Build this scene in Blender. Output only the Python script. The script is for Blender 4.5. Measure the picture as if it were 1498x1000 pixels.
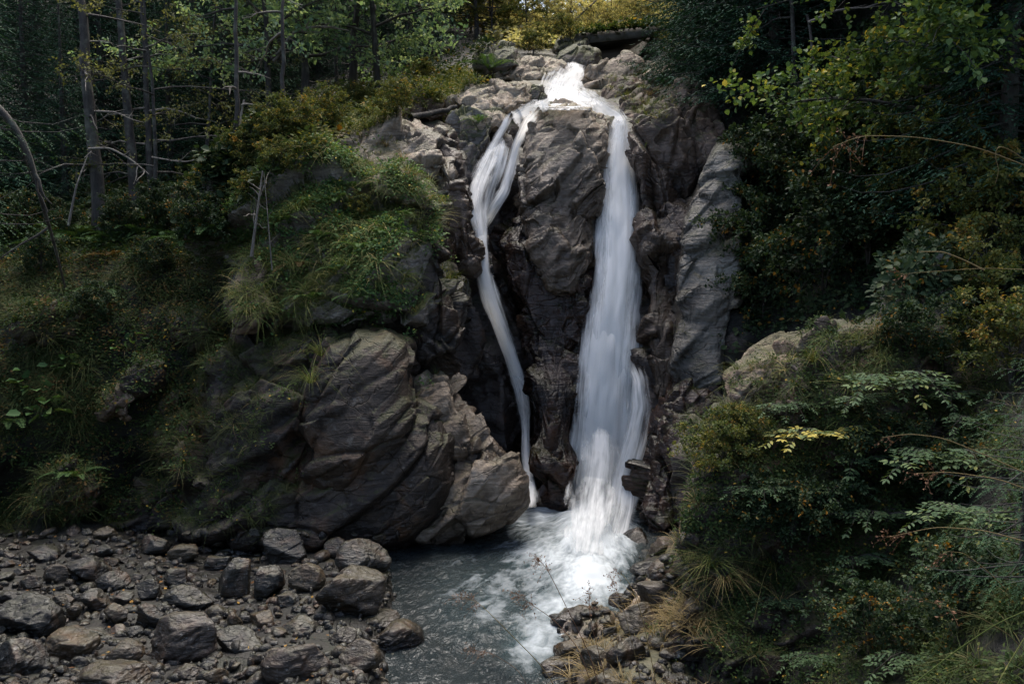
import bpy, math, random, time
import numpy as np
from mathutils import Vector
from mathutils.bvhtree import BVHTree

for o in list(bpy.data.objects):
    bpy.data.objects.remove(o, do_unlink=True)
SC = bpy.context.scene
COL = SC.collection
R = math.radians

# ------------------------------------------------------------------ camera, sky, sun, exposure
FPX = 1300.0                       # focal length in pixels of the 1498 x 1000 photograph
CAM = np.array([0.0, 0.0, 5.0])    # 5 m above the pool (z = 0)
PITCH = math.atan(100 / FPX)       # looking a little down
cd = bpy.data.cameras.new('camera')
cd.sensor_width = 36.0
cd.lens = 36.0 * FPX / 1498.0
cd.clip_start, cd.clip_end = 0.1, 2000.0
cam = bpy.data.objects.new('camera', cd)
COL.objects.link(cam)
cam.location = CAM
cam.rotation_euler = (math.pi / 2 - PITCH, 0, 0)
SC.camera = cam

SUN_EL, SUN_AZ = R(68), R(4)     # azimuth measured from +Y (upstream) towards +X
W = bpy.data.worlds.new('World')
SC.world = W
W.use_nodes = True
nt = W.node_tree
sky = nt.nodes.new('ShaderNodeTexSky')
sky.sky_type = 'NISHITA'
sky.sun_disc = False
sky.sun_elevation = SUN_EL
sky.sun_rotation = SUN_AZ
sky.air_density = 1.0
sky.dust_density = 4.0
bgn = nt.nodes['Background']
bgn.inputs['Strength'].default_value = 0.15
nt.links.new(sky.outputs[0], bgn.inputs['Color'])

sd = bpy.data.lights.new('sun', 'SUN')
sd.energy = 2.2
sd.angle = R(45)
sd.color = (1.0, 0.95, 0.88)
sun = bpy.data.objects.new('sun', sd)
COL.objects.link(sun)
sdir = Vector((math.sin(SUN_AZ) * math.cos(SUN_EL), math.cos(SUN_AZ) * math.cos(SUN_EL), math.sin(SUN_EL)))
sun.rotation_euler = sdir.to_track_quat('Z', 'Y').to_euler()
sun.location = (0, 0, 40)

SC.view_settings.view_transform = 'Standard'
SC.view_settings.look = 'None'
SC.view_settings.gamma = 1.0
SC.view_settings.exposure = 1.2
SC.cycles.use_denoising = True
SC.cycles.max_bounces = 6
SC.cycles.diffuse_bounces = 3
SC.cycles.glossy_bounces = 3
SC.cycles.transmission_bounces = 4
SC.cycles.transparent_max_bounces = 16

# ------------------------------------------------------------------ geometry helpers
def ray(px, py):
    """world direction of a photograph pixel, scaled to advance 1 m along +Y"""
    px = np.asarray(px, float); py = np.asarray(py, float)
    u = (px - 749) / FPX; v = (500 - py) / FPX
    c, s = math.cos(PITCH), math.sin(PITCH)
    y = c + v * s; z = -s + v * c
    return np.stack([u / y, np.ones_like(y), z / y], -1)

def P(px, py, Y):
    Y = np.asarray(Y, float)
    return CAM + ray(px, py) * Y[..., None]

def Yz(px, py, z):
    """distance at which the ray through a pixel reaches height z"""
    return (z - CAM[2]) / ray(px, py)[..., 2]

def project(p):
    p = np.asarray(p, float) - CAM
    c, s = math.cos(PITCH), math.sin(PITCH)
    d = p[..., 1] * c - p[..., 2] * s
    up = p[..., 1] * s + p[..., 2] * c
    return 749 + FPX * p[..., 0] / d, 500 - FPX * up / d

def hsh(ix, iy, iz, seed):
    h = (ix.astype(np.int64) * 374761393 + iy.astype(np.int64) * 668265263 + iz.astype(np.int64) * 2147483647 + seed * 1274126177) & 0xFFFFFFFF
    h = ((h ^ (h >> 13)) * 1274126177) & 0xFFFFFFFF
    h = ((h ^ (h >> 16)) * 2246822519) & 0xFFFFFFFF
    h = h ^ (h >> 15)
    return (h & 0xFFFFFF) / float(0x1000000)

def vnoise(p, seed=0):
    i = np.floor(p).astype(np.int64); f = p - i
    f = f * f * f * (f * (f * 6 - 15) + 10)
    out = 0
    for dx in (0, 1):
        wx = f[:, 0] if dx else 1 - f[:, 0]
        for dy in (0, 1):
            wy = f[:, 1] if dy else 1 - f[:, 1]
            for dz in (0, 1):
                wz = f[:, 2] if dz else 1 - f[:, 2]
                out = out + wx * wy * wz * hsh(i[:, 0] + dx, i[:, 1] + dy, i[:, 2] + dz, seed)
    return out * 2 - 1

def fbm(p, octv=4, seed=0, gain=0.5):
    a, s, t = 1.0, 0.0, 0.0
    for k in range(octv):
        s = s + a * vnoise(p * (2 ** k) + k * 17.3, seed + k); t += a; a *= gain
    return s / t

def ridged(p, octv=4, seed=0):
    a, s, t = 1.0, 0.0, 0.0
    for k in range(octv):
        s = s + a * (1 - np.abs(vnoise(p * (2 ** k) + k * 9.1, seed + k)) * 2); t += a; a *= 0.5
    return s / t

def voro(p, seed=0):
    i = np.floor(p).astype(np.int64)
    n = len(p)
    f1 = np.full(n, 9.0); f2 = np.full(n, 9.0)
    cen = np.zeros((n, 3)); cid = np.zeros((n, 3))
    for dx in (-1, 0, 1):
        for dy in (-1, 0, 1):
            for dz in (-1, 0, 1):
                a, b, c = i[:, 0] + dx, i[:, 1] + dy, i[:, 2] + dz
                r1, r2, r3 = hsh(a, b, c, seed), hsh(a, b, c, seed + 11), hsh(a, b, c, seed + 23)
                q = np.stack([a + r1, b + r2, c + r3], -1)
                d = np.sqrt(((q - p) ** 2).sum(1))
                m = d < f1
                f2 = np.where(m, f1, np.minimum(f2, d))
                f1 = np.where(m, d, f1)
                cen[m] = q[m]
                cid[m] = np.stack([r2, r3, r1], -1)[m]
    return f1, f2, cen, cid

BED = np.array([[0.80, 0.10, 0.59], [-0.20, 0.97, 0.11], [-0.56, -0.21, 0.80]])   # rows: two in-plane axes, bedding normal
BED /= np.linalg.norm(BED, axis=1)[:, None]

WALL = np.array([[0.94, 0.30, 0.16], [-0.30, 0.95, 0.05], [-0.17, -0.08, 0.98]]) * np.array([[1.7], [1.0], [0.42]])
def fracture(p, seed=0, size=1.0, amp=1.0, wall=False):
    """displacement of jointed rock: tilted facets of Voronoi blocks, ledges along the bedding, open joints"""
    out = np.zeros(len(p))
    q0 = p @ (WALL if wall else BED).T
    wrp = np.stack([vnoise(p * 0.9 / size, seed + 5), vnoise(p * 0.9 / size + 40, seed + 6), vnoise(p * 0.9 / size + 80, seed + 7)], -1)
    for s, a, an, tl in ((size * 0.95, 0.34, 1.5, 1.5), (size * 0.40, 0.22, 1.9, 1.7), (size * 0.16, 0.09, 2.0, 1.7)):
        q = q0 / s * np.array([0.7, 0.95, an]) + 0.14 * wrp * size / s * 0.5
        f1, f2, c, cid = voro(q, seed)
        d = q - c
        out += a * s * ((d * (cid * 2 - 1)).sum(1) * tl + (cid[:, 0] - 0.5) * 0.9)
        e = f2 - f1
        out -= a * s * 0.35 * np.clip(1 - e / 0.06, 0, 1)
        seed += 31
    # stepped ledges
    b = (p @ BED.T)[:, 2] / size * 3.2 + 0.7 * vnoise(p * 1.1 / size, seed + 9) + 0.25 * vnoise(p * 4.0 / size, seed + 10)
    fr = b - np.floor(b)
    on = np.clip(vnoise(p * 0.8 / size + 20, seed + 12) * 2 + 0.45, 0, 1)
    out += (0.03 if wall else 0.085) * size * on * (np.minimum(fr / 0.82, (1 - fr) / 0.18) - 0.5)
    out += 0.10 * size * fbm(p / size * 0.9, 3, seed + 3)
    out += 0.014 * size * ridged((p @ BED.T) / size * np.array([2.5, 3.0, 13.0]), 4, seed + 4)
    return out * amp

def make_mesh(name, V, F, tint=None, mats=(), smooth=False, uv=None, attrs=None):
    V = np.asarray(V, np.float32); F = np.asarray(F, np.int32)
    me = bpy.data.meshes.new(name)
    k = F.shape[1]
    me.vertices.add(len(V)); me.vertices.foreach_set('co', V.ravel())
    me.loops.add(F.size); me.loops.foreach_set('vertex_index', F.ravel())
    me.polygons.add(len(F))
    me.polygons.foreach_set('loop_start', np.arange(len(F), dtype=np.int32) * k)
    me.polygons.foreach_set('loop_total', np.full(len(F), k, np.int32))
    if smooth:
        me.polygons.foreach_set('use_smooth', np.ones(len(F), bool))
    if tint is not None:
        a = me.attributes.new('tint', 'FLOAT', 'POINT'); a.data.foreach_set('value', np.asarray(tint, np.float32))
    for kx, val in (attrs or {}).items():
        a = me.attributes.new(kx, 'FLOAT', 'POINT'); a.data.foreach_set('value', np.asarray(val, np.float32))
    if uv is not None:
        l = me.uv_layers.new(name='flow')
        l.data.foreach_set('uv', np.asarray(uv, np.float32)[F.ravel()].ravel())
    for m in mats:
        me.materials.append(m)
    me.update()
    me.validate()
    return me

def vnormals(V, F):
    a = V[F[:, 2]] - V[F[:, 0]]; b = V[F[:, 3 if F.shape[1] == 4 else 1]] - V[F[:, 1 if F.shape[1] == 4 else 0]]
    n = np.cross(a, b) if F.shape[1] == 4 else np.cross(V[F[:, 1]] - V[F[:, 0]], V[F[:, 2]] - V[F[:, 0]])
    out = np.zeros_like(V)
    for k in range(F.shape[1]):
        np.add.at(out, F[:, k], n)
    return out / (np.linalg.norm(out, axis=1)[:, None] + 1e-12)

def link(name, me, parent=None, loc=None):
    o = bpy.data.objects.new(name, me)
    COL.objects.link(o)
    if parent is not None:
        o.parent = parent
    if loc is not None:
        o.location = loc
    return o

def empty(name, loc=(0, 0, 0)):
    o = bpy.data.objects.new(name, None)
    o.empty_display_size = 0.2
    COL.objects.link(o); o.location = loc
    return o

def tag(o, label=None, cat=None, group=None, kind=None):
    if label: o['label'] = label
    if cat: o['category'] = cat
    if group: o['group'] = group
    if kind: o['kind'] = kind
    return o

def dup(root, loc, rz=0.0, s=1.0, label=None, group=None, tilt=(0, 0)):
    c = root.copy(); COL.objects.link(c)
    c.location = loc; c.rotation_euler = (tilt[0], tilt[1], rz); c.scale = (s, s, s)
    if label: c['label'] = label
    if group: c['group'] = group
    for ch in list(root.children):
        d = ch.copy(); COL.objects.link(d); d.parent = c
        for g in list(ch.children):
            e = g.copy(); COL.objects.link(e); e.parent = d
    return c

# ------------------------------------------------------------------ materials
def newmat(name):
    m = bpy.data.materials.new(name); m.use_nodes = True
    t = m.node_tree; t.nodes.clear()
    out = t.nodes.new('ShaderNodeOutputMaterial')
    return m, t, out

def N(t, kind, **kw):
    n = t.nodes.new(kind)
    for k, v in kw.items():
        if k in n.inputs.keys() if hasattr(n.inputs, 'keys') else False:
            n.inputs[k].default_value = v
        else:
            setattr(n, k, v)
    return n

def ramp(t, stops, fac=None, interp='LINEAR'):
    r = t.nodes.new('ShaderNodeValToRGB')
    r.color_ramp.interpolation = interp
    els = r.color_ramp.elements
    while len(els) < len(stops):
        els.new(0.5)
    for e, (p, c) in zip(els, stops):
        e.position = p
        e.color = (c, c, c, 1) if isinstance(c, (int, float)) else (*c, 1)
    if fac is not None:
        t.links.new(fac, r.inputs[0])
    return r

def mixc(t, a, b, fac, mode='MIX'):
    m = t.nodes.new('ShaderNodeMix'); m.data_type = 'RGBA'; m.blend_type = mode
    for s, v in ((m.inputs[6], a), (m.inputs[7], b), (m.inputs[0], fac)):
        if isinstance(v, bpy.types.NodeSocket): t.links.new(v, s)
        elif isinstance(v, tuple): s.default_value = (*v, 1)
        else: s.default_value = v
    return m.outputs[2]

def mth(t, op, a, b=None, clamp=False):
    m = t.nodes.new('ShaderNodeMath'); m.operation = op; m.use_clamp = clamp
    for s, v in ((m.inputs[0], a), (m.inputs[1], b)):
        if v is None: continue
        if isinstance(v, bpy.types.NodeSocket): t.links.new(v, s)
        else: s.default_value = v
    return m.outputs[0]

def noise(t, vec, scale, detail=4, rough=0.55, dist=0.0):
    n = t.nodes.new('ShaderNodeTexNoise')
    n.inputs['Scale'].default_value = scale; n.inputs['Detail'].default_value = detail
    n.inputs['Roughness'].default_value = rough; n.inputs['Distortion'].default_value = dist
    t.links.new(vec, n.inputs['Vector'])
    return n.outputs[0]

def attr(t, name):
    a = t.nodes.new('ShaderNodeAttribute'); a.attribute_name = name
    return a.outputs['Fac']

def leaf_mat(name, stops, transl=0.3, rough=0.5, spec=0.12):
    rough = min(.8, rough + .15)
    m, t, out = newmat(name)
    r = ramp(t, stops, attr(t, 'tint'))
    bs = N(t, 'ShaderNodeBsdfPrincipled')
    bs.inputs['Roughness'].default_value = rough
    bs.inputs['Specular IOR Level'].default_value = spec
    t.links.new(r.outputs[0], bs.inputs['Base Color'])
    tr = N(t, 'ShaderNodeBsdfTranslucent')
    t.links.new(mixc(t, r.outputs[0], (1.0, 0.95, 0.45), 1.0, 'MULTIPLY'), tr.inputs['Color'])
    mx = N(t, 'ShaderNodeMixShader'); mx.inputs[0].default_value = transl
    t.links.new(bs.outputs[0], mx.inputs[1]); t.links.new(tr.outputs[0], mx.inputs[2])
    t.links.new(mx.outputs[0], out.inputs[0])
    return m

def bark_mat(name, a, b, lichen=(0.25, 0.26, 0.22), sc=9.0):
    m, t, out = newmat(name)
    tc = N(t, 'ShaderNodeTexCoord'); mp = N(t, 'ShaderNodeMapping')
    mp.inputs['Scale'].default_value = (1, 1, 0.22)
    t.links.new(tc.outputs['Object'], mp.inputs[0])
    n1 = noise(t, mp.outputs[0], sc, 6, 0.65, 0.4)
    n2 = noise(t, tc.outputs['Object'], 2.3, 4)
    c = ramp(t, [(0.3, a), (0.65, b)], n1).outputs[0]
    c = mixc(t, c, lichen, ramp(t, [(0.52, 0.0), (0.66, 0.7)], n2).outputs[0])
    bs = N(t, 'ShaderNodeBsdfPrincipled'); bs.inputs['Roughness'].default_value = 0.85
    t.links.new(c, bs.inputs['Base Color'])
    bp = N(t, 'ShaderNodeBump'); bp.inputs['Strength'].default_value = 0.9; bp.inputs['Distance'].default_value = 0.06
    t.links.new(n1, bp.inputs['Height']); t.links.new(bp.outputs[0], bs.inputs['Normal'])
    t.links.new(bs.outputs[0], out.inputs[0])
    return m

def rock_mat(name, dark, mid, pale, moss=0.5, lichen=0.35, rust=0.2, soil=False, rough=0.72, scale=1.0):
    m, t, out = newmat(name)
    g = N(t, 'ShaderNodeNewGeometry')
    pos = g.outputs['Position']
    oi = N(t, 'ShaderNodeObjectInfo')
    n_big = noise(t, pos, 0.55 * scale, 5, 0.6, 0.6)
    n_mid = noise(t, pos, 2.6 * scale, 6, 0.62, 0.5)
    n_fin = noise(t, pos, 14 * scale, 5, 0.65)
    mp = N(t, 'ShaderNodeMapping')
    mp.inputs['Rotation'].default_value = (0.2, 0.62, 0.1); mp.inputs['Scale'].default_value = (0.8, 1.0, 5.5)
    t.links.new(pos, mp.inputs[0])
    n_bed = noise(t, mp.outputs[0], 2.0 * scale, 5, 0.6, 0.7)
    fac = mth(t, 'ADD', mth(t, 'MULTIPLY', n_big, 0.45), mth(t, 'ADD', mth(t, 'MULTIPLY', n_mid, 0.3), mth(t, 'MULTIPLY', n_bed, 0.25)))
    c = ramp(t, [(0.40, dark), (0.5, mid), (0.60, pale)], fac).outputs[0]
    # mineral speckle
    c = mixc(t, c, (0.5, 0.5, 0.5), 1.0, 'OVERLAY') if False else c
    c = mixc(t, c, mixc(t, (0.25, 0.25, 0.25), (1.6, 1.6, 1.6), n_fin), 0.8, 'MULTIPLY')
    # rust staining
    rs = ramp(t, [(0.52, 0.0), (0.70, rust)], noise(t, pos, 0.9 * scale, 5, 0.6, 1.0)).outputs[0]
    c = mixc(t, c, (0.17, 0.085, 0.04), rs)
    # lichen
    ln = noise(t, pos, 5.0 * scale, 6, 0.7, 0.3)
    c = mixc(t, c, (0.42, 0.42, 0.38), mth(t, 'MULTIPLY', ramp(t, [(0.60, 0.0), (0.66, 1.0)], ln).outputs[0], lichen))
    # open joints
    wv = N(t, 'ShaderNodeVectorMath', operation='ADD')
    nv = N(t, 'ShaderNodeTexNoise'); nv.inputs['Scale'].default_value = 1.3 * scale; nv.inputs['Detail'].default_value = 3
    t.links.new(pos, nv.inputs['Vector'])
    sv = N(t, 'ShaderNodeVectorMath', operation='SCALE'); sv.inputs['Scale'].default_value = 0.55 / scale
    t.links.new(nv.outputs['Color'], sv.inputs[0])
    mp2 = N(t, 'ShaderNodeMapping'); mp2.inputs['Rotation'].default_value = (0.2, 0.62, 0.1); mp2.inputs['Scale'].default_value = (0.5, 0.8, 2.6)
    t.links.new(pos, mp2.inputs[0])
    t.links.new(mp2.outputs[0], wv.inputs[0]); t.links.new(sv.outputs[0], wv.inputs[1])
    vo = N(t, 'ShaderNodeTexVoronoi', feature='DISTANCE_TO_EDGE'); vo.inputs['Scale'].default_value = 1.5 * scale
    t.links.new(wv.outputs[0], vo.inputs['Vector'])
    crk = ramp(t, [(0.0, 1.0), (0.016, 0.0)], vo.outputs['Distance']).outputs[0]
    c = mixc(t, c, (0.03, 0.028, 0.026), mth(t, 'MULTIPLY', mth(t, 'MULTIPLY', crk, 0.55), ramp(t, [(0.45, 0.0), (0.55, 1.0)], n_mid).outputs[0]))
    # moss on what faces up
    sx = N(t, 'ShaderNodeSeparateXYZ'); t.links.new(g.outputs['Normal'], sx.inputs[0])
    mn = noise(t, pos, 1.7 * scale, 6, 0.7, 0.4)
    mf = mth(t, 'ADD', mth(t, 'MULTIPLY', sx.outputs[2], 0.35), mn)
    mf = ramp(t, [(0.78 - 0.25 * moss, 0.0), (0.88 - 0.25 * moss, 1.0)], mf).outputs[0]
    mcol = ramp(t, [(0.3, (0.022, 0.030, 0.008)), (0.55, (0.055, 0.060, 0.016)), (0.75, (0.10, 0.085, 0.03))], noise(t, pos, 7, 5, 0.7)).outputs[0]
    c = mixc(t, c, mcol, mth(t, 'MULTIPLY', mf, min(1.0, moss * 1.6)))
    rgh = None
    if soil:
        rk = attr(t, 'rocky')
        sn = noise(t, pos, 3.0, 6, 0.7, 0.3)
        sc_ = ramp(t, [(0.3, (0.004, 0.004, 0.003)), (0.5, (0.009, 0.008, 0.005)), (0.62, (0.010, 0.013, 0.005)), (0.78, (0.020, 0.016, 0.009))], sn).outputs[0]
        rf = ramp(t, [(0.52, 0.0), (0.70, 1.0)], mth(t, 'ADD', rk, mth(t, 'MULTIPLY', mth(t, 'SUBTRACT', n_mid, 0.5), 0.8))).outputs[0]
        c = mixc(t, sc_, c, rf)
    wet = attr(t, 'wet')
    wetn = mth(t, 'MULTIPLY', wet, ramp(t, [(0.3, 0.55), (0.6, 1.0)], n_mid).outputs[0])
    c = mixc(t, c, mixc(t, c, (0.19, 0.165, 0.15), 1.0, 'MULTIPLY'), wetn)
    bs = N(t, 'ShaderNodeBsdfPrincipled')
    t.links.new(c, bs.inputs['Base Color'])
    rr = mth(t, 'SUBTRACT', rough, mth(t, 'MULTIPLY', wetn, 0.46))
    t.links.new(rr, bs.inputs['Roughness'])
    bs.inputs['Specular IOR Level'].default_value = 0.4
    hgt = mth(t, 'ADD', mth(t, 'MULTIPLY', n_fin, 0.35), mth(t, 'ADD', mth(t, 'MULTIPLY', n_mid, 0.6), mth(t, 'MULTIPLY', n_bed, 0.5)))
    hgt = mth(t, 'SUBTRACT', hgt, mth(t, 'MULTIPLY', crk, 0.35))
    hgt = mth(t, 'ADD', hgt, mth(t, 'MULTIPLY', mf, 0.15))
    bp = N(t, 'ShaderNodeBump'); bp.inputs['Strength'].default_value = 0.75; bp.inputs['Distance'].default_value = 0.10 / scale
    t.links.new(hgt, bp.inputs['Height']); t.links.new(bp.outputs[0], bs.inputs['Normal'])
    t.links.new(bs.outputs[0], out.inputs[0])
    return m

M = {}
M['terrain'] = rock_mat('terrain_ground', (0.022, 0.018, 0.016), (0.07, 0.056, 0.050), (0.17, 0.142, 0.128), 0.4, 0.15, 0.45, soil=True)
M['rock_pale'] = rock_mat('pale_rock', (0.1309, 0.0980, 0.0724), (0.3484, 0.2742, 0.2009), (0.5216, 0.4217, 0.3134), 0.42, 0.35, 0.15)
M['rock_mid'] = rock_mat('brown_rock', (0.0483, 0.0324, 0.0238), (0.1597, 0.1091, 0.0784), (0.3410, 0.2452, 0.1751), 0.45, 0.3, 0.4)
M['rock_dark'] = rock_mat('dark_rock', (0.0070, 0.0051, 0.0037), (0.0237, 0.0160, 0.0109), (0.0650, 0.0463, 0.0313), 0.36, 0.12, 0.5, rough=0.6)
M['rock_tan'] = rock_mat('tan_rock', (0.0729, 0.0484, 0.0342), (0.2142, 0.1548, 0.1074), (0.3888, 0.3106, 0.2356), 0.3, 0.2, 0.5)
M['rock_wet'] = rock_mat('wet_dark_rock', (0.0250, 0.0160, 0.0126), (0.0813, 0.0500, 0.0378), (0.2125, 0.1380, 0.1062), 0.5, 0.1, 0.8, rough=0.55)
M['rock_sun'] = rock_mat('sunlit_tan_rock', (0.070, 0.050, 0.034), (0.205, 0.160, 0.115), (0.36, 0.30, 0.235), 0.25, 0.15, 0.4)  # tan for one boulder, its sunlit look put into the colour
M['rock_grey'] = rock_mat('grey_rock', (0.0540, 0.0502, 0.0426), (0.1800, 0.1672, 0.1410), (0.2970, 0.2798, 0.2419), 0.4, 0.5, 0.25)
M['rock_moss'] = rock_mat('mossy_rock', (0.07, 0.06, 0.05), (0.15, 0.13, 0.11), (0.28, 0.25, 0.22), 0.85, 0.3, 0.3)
STONE = {}
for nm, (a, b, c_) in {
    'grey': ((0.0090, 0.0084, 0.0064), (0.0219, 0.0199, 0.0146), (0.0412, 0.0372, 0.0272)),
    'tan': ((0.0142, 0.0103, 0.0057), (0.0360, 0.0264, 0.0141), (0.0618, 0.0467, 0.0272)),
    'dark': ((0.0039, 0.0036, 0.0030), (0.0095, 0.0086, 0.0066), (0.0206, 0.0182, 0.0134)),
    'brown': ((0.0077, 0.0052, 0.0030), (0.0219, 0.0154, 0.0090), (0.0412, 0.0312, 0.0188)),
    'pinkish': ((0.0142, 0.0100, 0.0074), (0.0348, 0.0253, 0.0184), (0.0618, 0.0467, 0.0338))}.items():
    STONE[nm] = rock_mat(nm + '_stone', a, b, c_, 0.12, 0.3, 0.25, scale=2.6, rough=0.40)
M['bark_grey'] = bark_mat('grey_bark', (0.012, 0.010, 0.008), (0.055, 0.046, 0.038), (0.12, 0.12, 0.09))
M['bark_dark'] = bark_mat('dark_bark', (0.02, 0.017, 0.014), (0.07, 0.058, 0.048), (0.12, 0.13, 0.10))
M['twig_pale'] = bark_mat('bleached_wood', (0.07, 0.06, 0.05), (0.22, 0.19, 0.16), (0.15, 0.15, 0.11), 14)
M['spruce'] = leaf_mat('spruce_needles', [(0.0, (0.010, 0.030, 0.020)), (0.5, (0.020, 0.055, 0.034)), (1.0, (0.040, 0.090, 0.045))], 0.12, 0.6)
M['spruce_fresh'] = leaf_mat('spruce_needles_fresh', [(0.0, (0.020, 0.050, 0.022)), (0.5, (0.040, 0.095, 0.036)), (1.0, (0.085, 0.17, 0.055))], 0.18, 0.55)
M['spruce_young'] = leaf_mat('young_spruce_needles', [(0.0, (0.014, 0.036, 0.020)), (0.5, (0.030, 0.070, 0.034)), (1.0, (0.060, 0.12, 0.05))], 0.18, 0.55)
M['alder'] = leaf_mat('grey_green_leaves', [(0.0, (0.095, 0.169, 0.105)), (0.6, (0.211, 0.316, 0.194)), (1.0, (0.421, 0.506, 0.337))], 0.5, 0.5)
M['autumn'] = leaf_mat('yellow_autumn_leaves', [(0.0, (0.24, 0.27, 0.14)), (0.45, (0.46, 0.43, 0.25)), (0.85, (0.60, 0.54, 0.34)), (1.0, (0.56, 0.40, 0.20))], 0.6, 0.5)
M['olive'] = leaf_mat('olive_leaves', [(0.0, (0.047, 0.074, 0.024)), (0.6, (0.115, 0.128, 0.038)), (0.9, (0.243, 0.203, 0.054)), (1.0, (0.351, 0.203, 0.054))], 0.35, 0.5)
M['twig_leaf'] = leaf_mat('pale_olive_leaves', [(0.0, (0.06, 0.07, 0.03)), (0.6, (0.15, 0.16, 0.07)), (1.0, (0.30, 0.28, 0.12))], 0.35, 0.5)
M['hazel'] = leaf_mat('hazel_leaves', [(0.0, (0.051, 0.094, 0.036)), (0.55, (0.109, 0.174, 0.051)), (0.8, (0.246, 0.261, 0.058)), (1.0, (0.522, 0.406, 0.072))], 0.35, 0.42)
M['shrub'] = leaf_mat('dark_shrub_leaves', [(0.0, (0.014, 0.030, 0.014)), (0.6, (0.036, 0.060, 0.026)), (0.93, (0.072, 0.095, 0.040)), (1.0, (0.264, 0.130, 0.022))], 0.25, 0.4)
M['elder'] = leaf_mat('pale_green_leaflets', [(0.0, (0.024, 0.053, 0.026)), (0.5, (0.068, 0.112, 0.050)), (0.8, (0.138, 0.181, 0.070)), (1.0, (0.440, 0.362, 0.085))], 0.3, 0.42)
M['fern'] = leaf_mat('fern_fronds', [(0.0, (0.031, 0.077, 0.028)), (0.7, (0.077, 0.140, 0.045)), (1.0, (0.168, 0.196, 0.056))], 0.3, 0.5)
M['fern_dry'] = leaf_mat('rusty_fern_fronds', [(0.0, (0.07, 0.045, 0.018)), (0.6, (0.13, 0.08, 0.03)), (1.0, (0.20, 0.15, 0.055))], 0.3, 0.6)
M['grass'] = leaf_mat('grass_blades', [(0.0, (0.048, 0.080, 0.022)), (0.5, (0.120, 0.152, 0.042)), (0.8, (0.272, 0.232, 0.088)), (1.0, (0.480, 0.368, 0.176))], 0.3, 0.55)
M['straw'] = leaf_mat('straw_blades', [(0.0, (0.10, 0.075, 0.03)), (0.6, (0.24, 0.18, 0.085)), (1.0, (0.36, 0.28, 0.15))], 0.3, 0.55)
M['seed'] = leaf_mat('brown_seed_heads', [(0.0, (0.07, 0.035, 0.02)), (1.0, (0.20, 0.11, 0.065))], 0.15, 0.7)
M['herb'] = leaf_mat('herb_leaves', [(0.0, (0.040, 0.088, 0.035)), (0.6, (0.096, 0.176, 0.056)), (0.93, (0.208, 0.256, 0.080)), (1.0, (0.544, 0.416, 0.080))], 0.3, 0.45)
M['herb_dark'] = leaf_mat('shaded_herb_leaves', [(0.0, (0.019, 0.039, 0.014)), (0.6, (0.050, 0.081, 0.024)), (0.95, (0.108, 0.119, 0.036)), (1.0, (0.385, 0.252, 0.048))], 0.3, 0.5)  # darker copy of the herb leaves, shade put into the colour
M['grass_dark'] = leaf_mat('shaded_grass_blades', [(0.0, (0.020, 0.034, 0.011)), (0.6, (0.053, 0.070, 0.021)), (0.9, (0.119, 0.105, 0.042)), (1.0, (0.224, 0.168, 0.084))], 0.3, 0.55)  # darker copy of the grass blades, with the shade in their colour
M['litter'] = leaf_mat('fallen_leaves', [(0.0, (0.07, 0.035, 0.018)), (0.6, (0.17, 0.085, 0.03)), (1.0, (0.36, 0.22, 0.05))], 0.15, 0.7)

# ------------------------------------------------------------------ terrain
# control points of the gorge: photo pixel, distance in metres (or ('z', height)), how rocky
CP = []
def cp(px, py, Y, r=0.0):
    if isinstance(Y, tuple): Y = float(Yz(px, py, Y[1]))
    CP.append((px, py, Y, r))
for px in (-600, -250, 0, 200, 400, 540):      # stone bed on the left
    for py, z in ((1400, 0.55), (1150, 0.35), (1000, 0.2), (900, 0.12), (820, 0.1)):
        cp(px, py, ('z', z + 0.10 + (0.35 if px < 0 else 0.0)), 0.2)
for px in (620, 700, 780):                      # pool bed
    for py in (1400, 1150, 1000, 900, 820): cp(px, py, ('z', -0.55), 1)
for px in (840, 900): 
    for py in (870, 800): cp(px, py, ('z', -0.45), 1)
for px in (690, 760, 830, 900): cp(px, 765, ('z', -0.3), 1)
for px, py, z in ((850, 960, 0.15), (950, 900, 0.35), (960, 820, 0.15), (950, 1000, 0.9), (860, 1150, 0.8), (980, 1150, 1.4), (900, 1400, 1.6)): cp(px, py, ('z', z), 0.8)
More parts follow.
